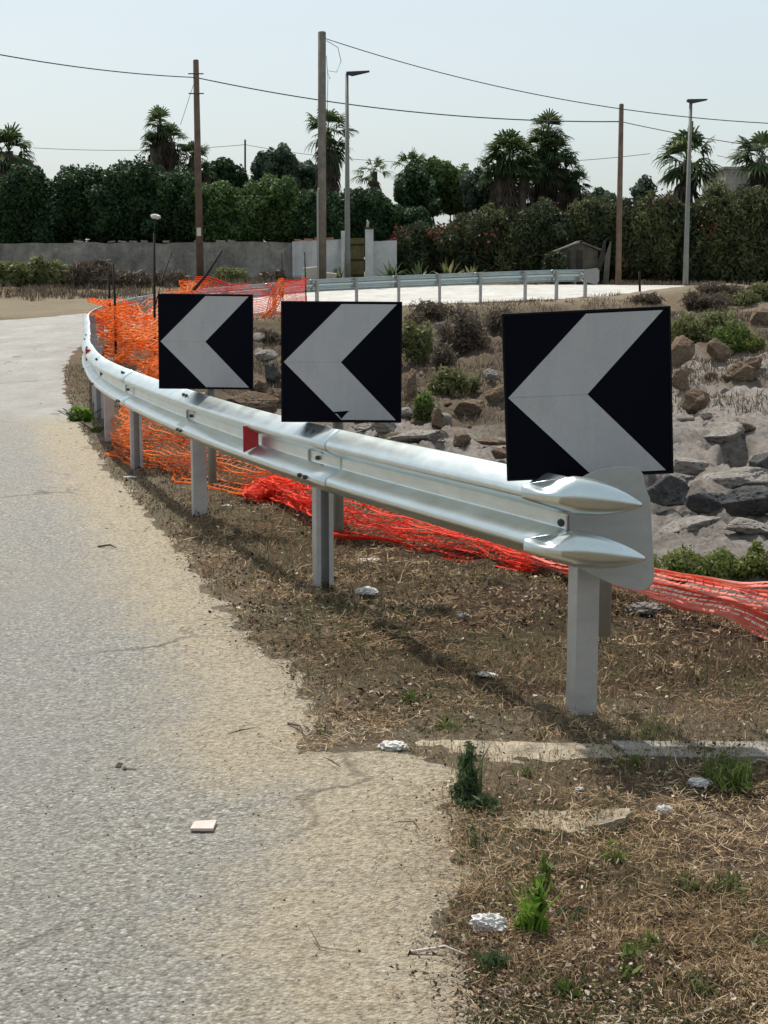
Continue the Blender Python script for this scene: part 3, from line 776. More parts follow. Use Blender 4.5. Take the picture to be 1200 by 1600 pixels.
root = empty('gate_pillar', (p.x, 64.8, gz), 'narrow white gate pier half hidden by the left street lamp', 'pillar')
m = MB(); m.box((p.x, 64.8, (p.z + gz - .3) / 2), (.22, .35, p.z - gz + .3)); m.build('shaft', M['plaster_white'], root, bevel=.01)

# shack
p = pY(907, 378, 63.2); gz = tz(p.x, 63.2); s = ppm(63.2, 0)
root = empty('shack', (p.x, 63.2, gz), 'tumbledown lean-to shack with pitched edge boards under the shrubs', 'shack')
a = pY(868, 393, 63.2); c = pY(907, 378, 63.2); b = pY(938, 390, 63.2)
m = MB(); m.extrude([(a.x + .1, 63.2, gz - .1), (b.x - .1, 63.2, gz - .1), (b.x - .1, 63.2, b.z - .05), (c.x, 63.2, c.z - .05), (a.x + .1, 63.2, a.z - .05)], (0, 1.5, 0)); m.build('panel', M['board'], root)
m = MB()
for q0, q1 in ((a, c), (c, b)):
    mid = (q0 + q1) / 2; d = q1 - q0; m.box((mid.x, 63.9, mid.z), (d.length + .1, 1.8, .07), Matrix.Rotation(-math.atan2(d.z, d.x), 3, 'Y'))
m.build('roof', M['board'], root)
for k, (xx, ww, mt) in enumerate([(c.x - .03, .22, 'board_dark'), (a.x + .55, .10, 'board_dark')]):
    m = MB(); m.box((xx, 63.12, (gz + c.z - .35) / 2), (ww, .08, c.z - gz - .35)); m.build('upright', M[mt], root)
for q, (dx, tl, hh, lab, mt) in enumerate([(.0, .10, 1.75, 'leaning dark board just right of the shack', 'board_dark'), (.32, .05, 1.75, 'weathered grey board leaning beside the dark board', 'board')]):
    x = pY(934, 440, 63).x + dx; g0 = tz(x, 63)
    m = MB(); m.box((x + tl * hh / 2, 63, g0 + hh / 2), (.22, .06, hh), Matrix.Rotation(tl * (1 if q else 3), 3, 'Y'))
    o = m.build('plank', M[mt], loc=(x, 63, g0)); tag(o, lab, 'plank')

# house fragments beyond
SHACK_SCRUB = True
def house(px0, px1, topy, Yd, label, mat, roofmat=None, roofh=.5):
    a = pY(px0, topy, Yd); b = pY(px1, topy, Yd); gz = tz(0, 80)
    root = empty('house', ((a.x + b.x) / 2, Yd + 3, gz), label, 'house')
    m = MB(); m.box(((a.x + b.x) / 2, Yd + 3, (a.z + gz) / 2), (b.x - a.x, 6, a.z - gz)); m.build('wall', mat, root)
    m = MB()
    if roofmat:
        m.extrude([(a.x - .3, Yd - .3, a.z), (b.x + .3, Yd - .3, a.z), (b.x + .3, Yd - .3, a.z + .15), ((a.x + b.x) / 2, Yd - .3, a.z + .15 + roofh), (a.x - .3, Yd - .3, a.z + .15)], (0, 6.6, 0)); m.build('roof', roofmat, root)
    else:
        m.box(((a.x + b.x) / 2, Yd + 3, a.z + .06), (b.x - a.x + .2, 6.2, .12)); m.build('roof', mat, root)
    m = MB(); m.box((b.x - .5 if px0 < 0 else a.x + 1.0, Yd - .01, a.z - 1.3), (.6, .05, 1.0)); m.build('window', M['lamp_head'], root)
house(-190, 5, 243, 88, 'cream house with terracotta tiled eave at the left edge of view', M['plaster_beige'], M['tile'], .8)
house(1134, 1260, 264, 84, 'bare concrete house partly hidden by the right edge palm', M['plaster_grey'])
house(716, 748, 309, 78, 'small beige roofed building peeking between the trees', M['plaster_beige'], M['plaster_beige'], .35)

# low scrub in front of the grey wall
def low_shrub(px, py, Yd, wpx, hpx, label, mat, n=1800, size=.1, name='low_shrub', cat='shrub', corek=.6, up=0.3, long=2.4, group=None):
    s = ppm(Yd, 1); c = pY(px, py, Yd); gz = tz(c.x, Yd); w = wpx / s; h = hpx / s
    root = empty(name, (c.x, Yd, gz), label, cat, group)
    bl = []
    k = max(2, int(w / h) + 1)
    for i in range(k):
        fx = (i + .5) / k * 2 - 1
        bl.append((c.x + fx * w * .36, Yd + random.uniform(-.2, .2) * w, gz + h * .40 * random.uniform(.85, 1.1), w / k * .62, w * .3, h * .58 * random.uniform(.85, 1.1)))
    foliage_mesh('foliage', bl, n, size, mat, root, int(px), corek, long=long, up=up, freq=2)
    m = MB(); limbs(m, (c.x, Yd, gz - .05), [b[:3] for b in bl], .03 * max(.3, h)); m.build('stem', M['trunk'], root)
    return root
low_shrub(78, 446, 57, 62, 44, 'olive green bush in front of the grey wall beside the brush pile', M['leaf_shrub'], 2600, .09)
low_shrub(22, 447, 57.5, 58, 40, 'olive green bush by the grey wall at the left edge of view', M['leaf_shrub'], 2600, .09)
low_shrub(145, 450, 56.5, 74, 40, 'heap of dry brown brushwood in front of the grey wall', M['leaf_twig'], 3800, .05, 'brush_pile', 'brush pile', .75, 0., 9)
low_shrub(205, 452, 57, 70, 26, 'low dry brown scrub right of the brush pile', M['leaf_twig'], 2400, .05, 'dry_scrub', 'scrub', .7, .4, 6)
low_shrub(265, 450, 58, 60, 22, 'low dry scrub left of the brown utility pole', M['leaf_twig'], 2000, .05, 'dry_scrub', 'scrub', .7, .4, 6)
low_shrub(360, 446, 62, 60, 20, 'low green scrub at the wall foot right of the brown pole', M['leaf_shrub'], 1600, .08, 'low_shrub', 'scrub', .6, .4, 3)
low_shrub(866, 444, 62.4, 34, 46, 'dark tangled scrub covering the left side of the old shack', M['leaf_olean'], 2400, .08, 'low_shrub', 'scrub', .6, .5, 3)
low_shrub(912, 446, 62.2, 40, 18, 'low brown scrub at the foot of the old shack', M['leaf_twig'], 1500, .06, 'low_shrub', 'scrub', .6, .5, 4)
low_shrub(425, 444, 62.5, 50, 16, 'low scrub at the wall foot near the end of grey wall', M['leaf_twig'], 1300, .07, 'low_shrub', 'scrub', .6, .4, 3)

def blades(name, pts, hgt, wid, mat, label=None, cat=None, kind=None, spread=.5, tint=None, seg=2, parent=None, loc=None):
    """grass blades rooted at pts (n,3); two-segment tapering strips"""
    n = len(pts); az = rng.random(n) * 6.283; ln = spread * rng.random(n)
    hgt = hgt * (.5 + .8 * rng.random(n))
    d = np.stack([np.cos(az) * ln, np.sin(az) * ln, np.ones(n)], 1); d /= np.linalg.norm(d, axis=1, keepdims=True)
    sz = rng.random(n) * 6.283; sd = np.stack([np.cos(sz), np.sin(sz), np.zeros(n)], 1) * wid if np.isscalar(wid) else np.stack([np.cos(sz), np.sin(sz), np.zeros(n)], 1) * wid[:, None]
    mid = pts + d * (hgt * .55)[:, None]; tip = pts + d * hgt[:, None] + np.stack([np.cos(az), np.sin(az), -np.ones(n) * .3], 1) * (hgt * .25 * ln / max(spread, 1e-6))[:, None]
    V = np.stack([pts - sd, pts + sd, mid + sd * .8, mid - sd * .8, tip + sd * .12, tip - sd * .12], 1).reshape(-1, 3)
    b = np.arange(n)[:, None] * 6
    F = np.concatenate([b + np.array([[0, 1, 2, 3]]), b + np.array([[3, 2, 4, 5]])])
    t = rng.random(n) if tint is None else np.clip(tint + rng.normal(size=n) * .15, 0, 1)
    o = mesh_np(name, V, F, mat, parent, loc, attrs=dict(tint=np.repeat(t, 6)))
    return tag(o, label, cat, None, kind)
# dry grass band below the wall and on the far verges
def scatter_px(n, x0, x1, y0, y1):
    """random ground points in a world rectangle"""
    x = rng.uniform(x0, x1, n); y = rng.uniform(y0, y1, n); return np.stack([x, y, terrain(x, y)], 1)
pts = np.concatenate([scatter_px(14000, -18, -3, 49, 64.5), scatter_px(7000, -3, 18, 60.5, 64.5)])
sdv = seg_dist(pts[:, 0], pts[:, 1], ROAD, True); insd = inside(pts[:, 0], pts[:, 1], ROAD)
pts = pts[(~insd) & (fbm(pts[:, 0] * .7, pts[:, 1] * .7, oct=3, seed=90) > .42)]
blades('wall_grass', pts, .20, .016, M['leaf_twig'], 'dry brown grass growing between the far road and the wall', 'grass', 'stuff')
x = rng.uniform(-3.5, 13, 90000); y = rng.uniform(22, 45, 90000)
pts = np.stack([x, y, terrain(x, y)], 1); dd = seg_dist(x, y, EXT)
m_ = (~inside(x, y, ROAD)) & (fbm(x * .8, y * .8, oct=4, seed=95) > .47) & (dd > .5) & inside(x, y, HOLLOW)
blades('bank_scrub', pts[m_], .12, .008, M['leaf_twig'], 'low brown scrub covering the bank below the far guardrail', 'scrub', 'stuff', spread=1.3)

# ------------------------------------------------------------------ utility poles, lamps, cables
def pole(px0, px1, topy, Yd, wpx, mat, label, name='utility_pole', cat='utility pole', taper=.8):
    top = pY(px1, topy, Yd); b0 = pY(px0, 440, Yd); gz = tz(b0.x, Yd); s = ppm(Yd, -2)
    root = empty(name, (b0.x, Yd, gz), label, cat)
    r = wpx / s / 2
    m = MB(); b = Vector((b0.x, Yd, gz - .3)); m.tube([b, b.lerp(top, .5), top - Vector((0, 0, .03)), top], [r * 1.08, r * .95, r * taper, r * taper * .6], 14)
    m.build('shaft', mat, root, smooth=True)
    return root, b, top, r
root, b, topA, r = pole(313, 306, 93, 62, 11, M['wood_pole'], 'brown wooden utility pole in front of the grey wall')
m = MB(); q = b.lerp(topA, .24); m.box((q.x, q.y - r - .012, q.z + .1), (.17, .01, .32)); m.build('notice', M['paper'], root)
for dz in (.55, 1.3):
    m = MB(); m.tube([(topA.x - .3, 61.9, topA.z - dz), (topA.x + .3, 61.9, topA.z - dz)], .025, 6); m.build('bracket', M['bolt'], root)
root, b2, topB, r2 = pole(503, 503, 49, 60, 13.5, M['wood_grey'], 'thick grey utility pole, tallest of all, near the white wall', taper=.92)
m = MB(); m.tube([(topB.x - r2 - .03, 59.9, 1.0), (topB.x - r2 - .03, 59.9, topB.z - 6.0), (topB.x - r2 + .01, 59.85, topB.z - 5.8)], .045, 8); m.build('conduit', M['galv_old'], root)
m = MB()
loop = [Vector((topB.x + r2, 59.9, topB.z - .35)), Vector((topB.x + .6, 59.9, topB.z - .6)), Vector((topB.x + .72, 59.9, topB.z - 1.1)), Vector((topB.x + .55, 59.9, topB.z - 1.5)), Vector((topB.x + .2, 59.9, topB.z - 1.45)), Vector((topB.x + .3, 59.9, topB.z - 1.75))]
m.tube(loop, .012, 5); m.tube([(topB.x + r2, 59.9, topB.z - .9), (topB.x + .22, 59.9, topB.z - 1.7), (topB.x + .15, 59.9, topB.z - 4.2)], .010, 5); m.build('loose_cable', M['wire'], root)
root, b3, topC, r3 = pole(966, 971, 162, 61.5, 9, M['wood_pole'], 'slim brown utility pole right of the shack')
root, b4, topD, r4 = pole(383, 383, 218, 84, 3.5, M['board_dark'], 'thin distant dark pole above the hedge between brown and grey poles')

def lamp(px, topy, Yd, w0, w1, head, label):
    top = pY(px, topy, Yd); gz = tz(top.x, Yd); s = ppm(Yd, -3)
    root = empty('street_lamp', (top.x, Yd, gz), label, 'street lamp')
    m = MB(); m.tube([(top.x, Yd, gz - .2), (top.x, Yd, gz + 1.2), (top.x, Yd, gz + 1.25), (top.x, Yd, top.z)], [w0 / s / 2 * 1.15, w0 / s / 2 * 1.1, w0 / s / 2, w1 / s / 2], 12); m.build('post', M['lamp_metal'], root, smooth=True)
    a, bb, dy = head; x0 = top.x + a / s; x1 = top.x + bb / s
    m = MB(); m.extrude([(x0, Yd - .12, top.z - .02), (x0 + .25 * (x1 - x0), Yd - .12, top.z - .09), (x1, Yd - .12, top.z + dy - .02), (x1, Yd - .12, top.z + dy + .03), (x0, Yd - .12, top.z + .07)], (0, .26, 0)); m.build('lamp_head', M['lamp_head'], root, bevel=.02)
    return root
lamp(542, 115, 61, 9, 5, (-1, 35, .08), 'slender street lamp with long arm beside the thick grey pole')
lamp(1079.5, 158, 61.5, 8, 5, (-6, 25, .05), 'slender street lamp at the right in front of the fan palm')

def cable(pts, label, rad=.02, group='overhead cables'):
    m = MB(); m.tube(pts, rad, 6); c = pts[len(pts) // 2]
    o = m.build('overhead_cable', M['wire'], loc=tuple(c), smooth=True); tag(o, label, 'cable', group)
def span(a, b, sagf=.02, n=24):
    a = Vector(a); b = Vector(b); L = (b - a).length
    return [a.lerp(b, i / n) - Vector((0, 0, 4 * sagf * L * (i / n) * (1 - i / n))) for i in range(n + 1)]
CA = pY(306, 121, 62); CC = pY(970, 190, 61.5); CB = pY(508, 60, 60)
cable(span(pY(-60, 74, 50), CA, .012), 'thick cable from the left edge of view to the brown pole')
cable(span(CA, CC, .027), 'long sagging cable between brown and slim right poles', .024)
cable(span(CB, pY(1230, 194, 58) , .035)[:], 'cable falling from the top of the thick grey pole to the right edge', .018)
cable(span(CC, pY(1300, 240, 70), .012), 'thin cable from slim right pole down behind the fan palm', .016)
cable(span(pY(306, 121, 62), pY(282, 195, 66), .0, 4), 'short steep cable dropping left from brown pole to the palm', .010)
cable(span(pY(52, 231, 80), pY(383, 226, 84), .018), 'thin far cable over the left hedge to the distant pole', .014)
cable(span(pY(383, 226, 84), pY(660, 254, 82), .02), 'thin far cable from the distant pole to the middle trees', .014)
cable(span(pY(840, 254, 72), pY(1016, 240, 74), .01), 'thin cable behind the tall dark palm cluster to the right palm', .014)
cable(span(pY(1120, 243, 74), pY(1230, 262, 74), .01), 'thin cable between the two rightmost palms', .012)

# ------------------------------------------------------------------ GUARDRAIL
def catmull(P, n=10):
    out = []
    P = [P[0] * 2 - P[1]] + P + [P[-1] * 2 - P[-2]]
    for i in range(1, len(P) - 2):
        for k in range(n):
            t = k / n; p0, p1, p2, p3 = P[i - 1], P[i], P[i + 1], P[i + 2]
            out.append(.5 * ((2 * p1) + (p2 - p0) * t + (p0 * 2 - p1 * 5 + p2 * 4 - p3) * t * t + (p1 * 3 - p0 - p2 * 3 + p3) * t ** 3))
    out.append(P[-2]); return out
ZT = [.872, .838, .825, .812, .80, .80, .80] + [c + .74 for a, b, c in FARP]
farz = [(437, 495), (434, 557), (431, 623), (428.5, 687), (426, 751), (423.5, 821), (422, 870), (421.5, 915)]
pts3 = [Vector((p.x, p.y, z)) for p, z in zip(POSTS, ZT[:7])] + [Vector((a, b, z)) for (a, b, c), z in zip(FARP, ZT[7:])]
for (py, px), (px2, Yd) in zip(farz, far_px): pts3.append(pY(px2, py, Yd))
ctrl = [p.copy() for p in pts3]
NP = len(ctrl)
# near end flares back a little past the first post
first = ctrl[0] + Vector((.015, -.04, .004))
path = catmull(ctrl, 12)
def tangent(i, P):
    a = P[max(0, i - 1)]; b = P[min(len(P) - 1, i + 1)]; d = b - a; d.z = 0; return d.normalized()
def leftn(d): return Vector((-d.y, d.x, 0))   # points to the road side on the near leg
PROF = [(-.012, .0), (-.004, .003), (.006, .002), (.050, -.030), (.074, -.048), (.082, -.058), (.084, -.070), (.081, -.080), (.074, -.087), (.016, -.118), (.005, -.125), (.002, -.131), (.002, -.145), (.002, -.160),
        (.002, -.176), (.003, -.181), (.009, -.186), (.045, -.206), (.074, -.224), (.081, -.232), (.084, -.242), (.082, -.254), (.074, -.264), (.040, -.286), (.006, -.308), (-.012, -.311)]
rail = empty('guardrail', (ctrl[0].x, ctrl[0].y, 0), 'long galvanised double-wave guardrail curving round the rocky hollow', 'guardrail')
OFF = .060
def rail_section(i0, i1, extra, first_ext=0):
    V = []; F = []; k = len(PROF)
    P = path[i0:i1 + 1]
    idxs = list(range(i0, i1 + 1))
    for i in idxs:
        d = tangent(i, path); n = leftn(d); p = path[i]
        for (o, z) in PROF: V.append(p + n * (OFF + o + extra) + Vector((0, 0, z)))
    for a in range(len(idxs) - 1):
        for b in range(k - 1): F.append((a * k + b, (a + 1) * k + b, (a + 1) * k + b + 1, a * k + b + 1))
    o = mesh_np('rail_beam', np.array([tuple(v) for v in V]), F, M['galv'], rail, smooth=True)
    sm = o.modifiers.new('s', 'SOLIDIFY'); sm.thickness = .004; sm.offset = 0
    return o
starts = [0] + [12 * k for k in range(1, NP)]
for k in range(len(starts) - 1):
    a = starts[k]; b_ = starts[k + 1]
    rail_section(max(0, a - (2 if k else 0)), b_, .0045 if k % 2 else 0.0)
# posts
def c_profile(w, dpt, t, lip):  # web at -y, opening to +y, width along x
    return [(-w / 2, -dpt / 2), (w / 2, -dpt / 2), (w / 2, dpt / 2), (w / 2 - lip, dpt / 2), (w / 2 - lip, dpt / 2 - t), (w / 2 - t, dpt / 2 - t), (w / 2 - t, -dpt / 2 + t), (-w / 2 + t, -dpt / 2 + t), (-w / 2 + t, dpt / 2 - t), (-w / 2 + lip, dpt / 2 - t), (-w / 2 + lip, dpt / 2), (-w / 2, dpt / 2)]
flip = [0, 1, 0, 1, 0, 1, 0]
for k, p in enumerate(ctrl):
    i = 12 * k
    d = tangent(min(i, len(path) - 1), path); n = leftn(d)
    gz = tz(p.x, p.y) if k >= 7 else 0.0
    fl = flip[k] if k < 7 else 0
    w = .092 if k < 7 else .09
    out = [Vector((p.x, p.y, gz - .4)) + n * (x) + d * (y * (1 if not fl else -1)) for x, y in c_profile(w, .062, .006, .024)]
    # close strips: build as a lofted wall thick enough to read from both sides
    m = MB(); topz = p.z - .02
    L = len(out); V = out + [Vector((q.x, q.y, topz)) for q in out]
    F = [(a, (a + 1) % L, L + (a + 1) % L, L + a) for a in range(L)]
    m.add(V, F)
    m.add([V[L + a] for a in range(L)], [tuple(range(L))])
    m.build('post', M['galv_post'], rail)
    if k < 7:   # spacer between post and beam
        s = MB(); q = Vector((p.x, p.y, p.z - .155)) + n * .052
        s.box(q, (.05, .010, .05), Matrix.Rotation(math.atan2(n.y, n.x) , 3, 'Z')); s.build('spacer', M['galv_post'], rail)
# bolts: along the splice at each near post
for k in range(1, 8):
    i = 12 * k
    p = path[i]; d = tangent(i, path); n = leftn(d)
    for (da, o, z, nz) in ((-.09, .045, -.022, .9), (-.17, .045, -.022, .9), (-.09, .088, -.242, .1), (-.17, .088, -.242, .1), (-.13, .006, -.155, 0)):
        q = p - d * (-da) * 1 + n * (OFF + o + .006) + Vector((0, 0, z))
        ax = (n * (1 - nz) + Vector((0, 0, nz))).normalized()
        m = MB(); m.tube([q - ax * .006, q + ax * .004, q + ax * .012], [.011, .011, .008], 8); m.build('bolt', M['bolt'], rail)
# end noses
eA = path[0]; dE = tangent(0, path); nE = leftn(dE)
def nose(zc, tipdz, hmax, x0, x1, pre):
    A = pY(x0, zc[0], 5.17); B = pY(x1, zc[1], 5.14)
    V = []; F = []; NR, NT = 64, 40
    prof = [(u_, (.020 + .040 * min(1, u_ / .42) ** .8) if u_ < .42 else .060 * (1 - ((u_ - .42) / .60) ** 2.3) + .0015, ((.016 + .044 * min(1, u_ / .30) ** .7) if u_ < .30 else .060 * (1 - ((u_ - .30) / .72) ** 2.2) + .001)) for u_ in [q_ / 40 for q_ in range(41)]]
    ts = np.array([q[0] for q in prof]); hs = np.array([q[1] for q in prof]); ds = np.array([q[2] for q in prof])
    for i in range(NR):
        t = i / (NR - 1); c = A.lerp(B, t); c.z += .008 * math.sin(t * math.pi)
        h = float(np.interp(t, ts, hs)) * hmax; dd = float(np.interp(t, ts, ds))
        scoop = math.exp(-((t - .2) / .12) ** 2)
        for k in range(NT):
            a = 2 * math.pi * k / NT
            ca, sa = math.cos(a), math.sin(a)
            y = -abs(ca) ** .8 * dd if ca > 0 else abs(ca) ** 1.2 * dd * .5   # front bulge towards the viewer
            z = math.copysign(abs(sa) ** 1.15, sa) * h
            if sa > 0 and ca > -.2: z -= scoop * .034 * sa ** 2 * max(0, ca + .3); 
            V.append((c.x, c.y + y + (scoop * .02 * max(0, sa) if ca > 0 else 0), c.z + z))
    for i in range(NR - 1):
        for k in range(NT): F.append((i * NT + k, i * NT + (k + 1) % NT, (i + 1) * NT + (k + 1) % NT, (i + 1) * NT + k))
    F.append(tuple(range(NT))); F.append(tuple((NR - 1) * NT + k for k in range(NT)))
    m = MB(); m.add(V, F); return m.build('end_nose', M['galv'], rail, smooth=True)
nose((768, 789), 0, 1.06, 815, 1003, 0)
nose((852, 873), 0, 1.02, 818, 1008, 0)
plate = [(905, 748), (918, 741), (940, 733), (965, 729), (985, 729), (998, 732), (1005, 741), (1010, 765), (1016, 780), (1019, 830), (1021, 870), (1023, 900), (1019, 914), (1010, 921), (998, 923), (975, 919), (950, 910), (925, 898), (905, 888), (895, 860), (890, 820), (893, 775)]
m = MB(); m.extrude([pY(a, b, 5.262) for a, b in plate], (0, .006, 0)); m.build('end_plate', M['galv_plate'], rail, bevel=.0015)
m = MB(); q = pY(876, 816, 5.24); m.tube([q, q + Vector((.0, -.022, 0))], .013, 8); m.build('bolt', M['bolt'], rail)
# far end plate
e = ctrl[-1]; m = MB(); q = [(-.06, 0), (.30, .05), (.36, -.02), (.36, -.30), (.30, -.40), (-.06, -.32)]
m.extrude([(e.x + a, e.y - .1, e.z + b) for a, b in q], (0, .02, 0)); m.build('end_plate', M['galv_plate'], rail)
# red reflectors
def reflector(px, py, Yd, w, h):
    c = pY(px, py, Yd); m = MB()
    m.extrude([(c.x - w / 2, c.y, c.z + h / 2), (c.x - w / 2, c.y, c.z - h / 2), (c.x + w / 2, c.y + .02, c.z - h * .26), (c.x + w / 2, c.y + .02, c.z + h * .24)], (.004, .008, 0))
    m.build('reflector', M['red'], rail)
reflector(391, 686, 8.36, .078, .148)
reflector(140, 554, 15.7, .085, .13)

# ------------------------------------------------------------------ chevron signs
def chevron(px, py, Yd, roll, tube_px, post_bottom, label, extra=None):
    s = .6; c = pY(px, py, Yd)
    gz = 0
    root = empty('chevron_sign', (c.x, Yd, 0), label, 'road sign', 'black curve signs with grey left-pointing chevrons')
    Rm = Matrix.Rotation(R(roll), 3, 'Y')
    def W(u, v, y): return c + Rm @ Vector(((u - .5) * s, 0, (v - .5) * s)) + Vector((0, y, 0))
    m = MB(); m.extrude([W(0, 0, 0), W(1, 0, 0), W(1, 1, 0), W(0, 1, 0)], (0, .022, 0)); m.build('panel', M['sign_black'], root, bevel=.002)
    m = MB(); e = .012
    for (u0, v0, u1, v1) in ((0, 0, 1, e), (0, 1 - e, 1, 1), (0, e, e, 1 - e), (1 - e, e, 1, 1 - e)):
        m.extrude([W(u0, v0, -.004), W(u1, v0, -.004), W(u1, v1, -.004), W(u0, v1, -.004)], (0, .0035, 0))
    m.build('rim', M['sign_frame'], root)
    m = MB(); m.extrude([W(.022, .5, -.0022), W(.5, .022, -.0022), W(.955, .022, -.0022), W(.495, .5, -.0022), W(.955, .978, -.0022), W(.5, .978, -.0022)], (0, .0018, 0))
    m.build('chevron', M['reflective'], root)
    m = MB(); m.extrude([W(.03, .499, -.003), W(.49, .499, -.003), W(.49, .502, -.003), W(.03, .502, -.003)], (0, .0006, 0)); m.build('seam', M['sign_line'], root)
    t = pY(tube_px, post_bottom, Yd + .09)
    m = MB(); m.tube([(t.x, t.y, t.z), (t.x, t.y, c.z + .27)], .027, 14); m.build('tube', M['galv_old'], root, smooth=True)
    for v in (.25, .75):
        m = MB(); m.box((t.x, Yd + .045, c.z + (v - .5) * s), (.16, .04, .035)); m.build('clamp', M['galv_old'], root)
    if extra: extra(root, W)
    return root, t
def ex3(root, W):
    m = MB(); t = pY(943, 965, 5.64)
    m.tube([(t.x, t.y, t.z), (t.x, t.y, t.z + .03)], .0285, 14); m.build('red_band', M['red'], root)
def ex2(root, W):
    m = MB(); m.extrude([W(.41, .085, -.0032), W(.47, .070, -.0032), W(.50, .030, -.0032), W(.545, .078, -.0032), W(.57, .098, -.0032), W(.49, .092, -.0032)], (0, .0006, 0)); m.build('peeling_patch', M['sign_black'], root)
def ex1(root, W):
    m = MB(); m.extrude([W(.45, .70, -.0032), W(.475, .68, -.0032), W(.47, .705, -.0032)], (0, .0006, 0)); m.build('scuff', M['sign_line'], root)
chevron(919, 616, 5.50, -2.7, 943, 993, 'largest and nearest chevron sign, slightly tilted, above the guardrail end', ex3)
chevron(533.5, 566, 7.66, .4, 529, 826, 'middle chevron sign with a peeling patch at the lower edge of its arrow', ex2)
chevron(321.5, 534, 9.78, .6, 332, 755, 'smallest chevron sign standing farthest left in front of orange netting', ex1)

# ------------------------------------------------------------------ NETTING
def net(name, stations, mat, label, rows=16, cell=.09, fold=.06, jit=.03, sw=.009, seed=1, folds=3.0, along=.75, loc=None):
    """stations: (base point, top point). plastic mesh fence built strand by strand"""
    B = catmull([Vector(a) for a, b in stations], 12); T = catmull([Vector(b) for a, b in stations], 12)
    L = [0]
    for i in range(1, len(B)): L.append(L[-1] + (B[i] - B[i - 1]).length)
    n = max(8, int(L[-1] / cell)); u = np.linspace(0, L[-1], n + 1)
    def samp(P): a = np.array([tuple(p) for p in P]); return np.stack([np.interp(u, L, a[:, j]) for j in range(3)], 1)
    Bp, Tp = samp(B), samp(T)
    v = np.linspace(0, 1, rows)
    U, Vv = np.meshgrid(u, v)      # rows x n+1
    P = Bp[None] * (1 - v)[:, None, None] + Tp[None] * v[:, None, None]
    tg = np.gradient(Bp, axis=0); tg[:, 2] = 0; tg /= np.linalg.norm(tg, axis=1, keepdims=True) + 1e-9
    nr = np.stack([-tg[:, 1], tg[:, 0], np.zeros(len(tg))], 1)
    ph = fbm(U * .8 + seed * 9, Vv * 1.0 + 3, oct=2, seed=seed) * 9
    disp = np.sin(Vv * folds * np.pi + ph) * fold + (fbm(U * 3 + 5, Vv * 5 + seed, oct=3, seed=seed + 3) - .5) * jit * 4
    P = P + nr[None] * disp[..., None]
    P[..., 2] += (fbm(U * 2.2 + 9, Vv * 4 + seed, oct=3, seed=seed + 7) - .5) * jit * 3 * (.3 + .7 * Vv)
    P = P + (fbm(U * 6, Vv * 9 + 40, oct=2, seed=seed + 9) - .5)[..., None] * tg[None] * jit * 2
    Pn = P; V = []; F = []; cnt = 0
    # ribbons along (warp): width in the surface's v direction
    def ribbons(P, axis, w):
        nonlocal cnt
        if axis == 0: Q = P
        else: Q = P.transpose(1, 0, 2)
        a, b = Q.shape[:2]
        g = np.gradient(Q, axis=0); g /= np.linalg.norm(g, axis=2, keepdims=True) + 1e-9
        lo = Q - g * w; hi = Q + g * w
        VV = np.stack([lo, hi], 2).reshape(-1, 3)
        ii = (np.arange(a)[:, None] * b + np.arange(b - 1)[None]).ravel() * 2
        FF = np.stack([ii, ii + 1, ii + 3, ii + 2], 1) + cnt
        V.append(VV); F.append(FF); cnt += len(VV)
    ribbons(Pn, 1, sw * .35); ribbons(Pn, 0, sw * along)
    # heavier hems
    hem = Pn[[0, -1]] if sw < .010 else Pn[:0]; g = np.array([0, 0, 1.])
    for h in hem:
        VV = np.stack([h - g * sw * 1.6, h + g * sw * 1.6], 1).reshape(-1, 3); ii = np.arange(len(h) - 1) * 2
        F.append(np.stack([ii, ii + 1, ii + 3, ii + 2], 1) + cnt); V.append(VV); cnt += len(VV)
    o = mesh_np(name, np.concatenate(V), np.concatenate(F), mat, loc=tuple(Bp[len(Bp) // 2]))
    sm = o.modifiers.new('s', 'SOLIDIFY'); sm.thickness = .0012
    tag(o, label, 'safety netting'); return o
def st(px, pb, pt, z=0.0, Yd=None, back=.0):
    b = pz(px, pb, z) if Yd is None else pY(px, pb, Yd)
    t = pY(px, pt, b.y + back); return (b, t)
RN = [(403, 784, 768), (412, 770, 752), (440, 780, 746), (490, 806, 757), (540, 832, 770), (600, 842, 786), (660, 854, 808), (720, 864, 828), (780, 872, 846), (846, 890, 866)]
net('safety_netting', [st(a, b, c, z=.01) for a, b, c in RN], M['net_red'], 'collapsed bright red netting lying under the middle of the guardrail', rows=22, cell=.045, fold=.11, jit=.05, sw=.008, seed=3, folds=7, along=.95)
PN = [(838, 886, 866), (885, 894, 879), (950, 912, 884), (1000, 924, 886), (1030, 934, 889), (1070, 946, 894), (1110, 953, 902), (1150, 962, 909), (1185, 984, 908), (1215, 996, 905), (1290, 1000, 908)]
net('safety_netting', [st(a, b, c, z=.06 if 900 < a < 1170 else .02) for a, b, c in PN], M['net_pink'], 'sagging pinkish red netting right of the guardrail end plate', rows=15, cell=.05, fold=.05, jit=.018, sw=.012, seed=8, folds=5, along=.8)
ON = [(438, 772, .42), (400, 768, .46), (330, 754, .5), (270, 745, .50), (225, 728, .5), (188, 712, .42), (180, 690, .55)]
stt = []
for a, b, h in ON:
    p = pz(a, b, .01); stt.append((p, p + Vector((.12, .35, h))))
net('safety_netting', stt, M['net_orange'], 'orange netting hanging behind the guardrail posts under the farthest chevron sign', rows=26, cell=.06, fold=.10, jit=.05, sw=.009, seed=5, folds=5, along=.7)
O2 = [(252, 640, 560, 17.5), (236, 606, 500, 20), (212, 578, 486, 22), (190, 560, 478, 23.6), (172, 548, 470, 25.2), (162, 528, 470, 27.2), (160, 512, 474, 29.0)]
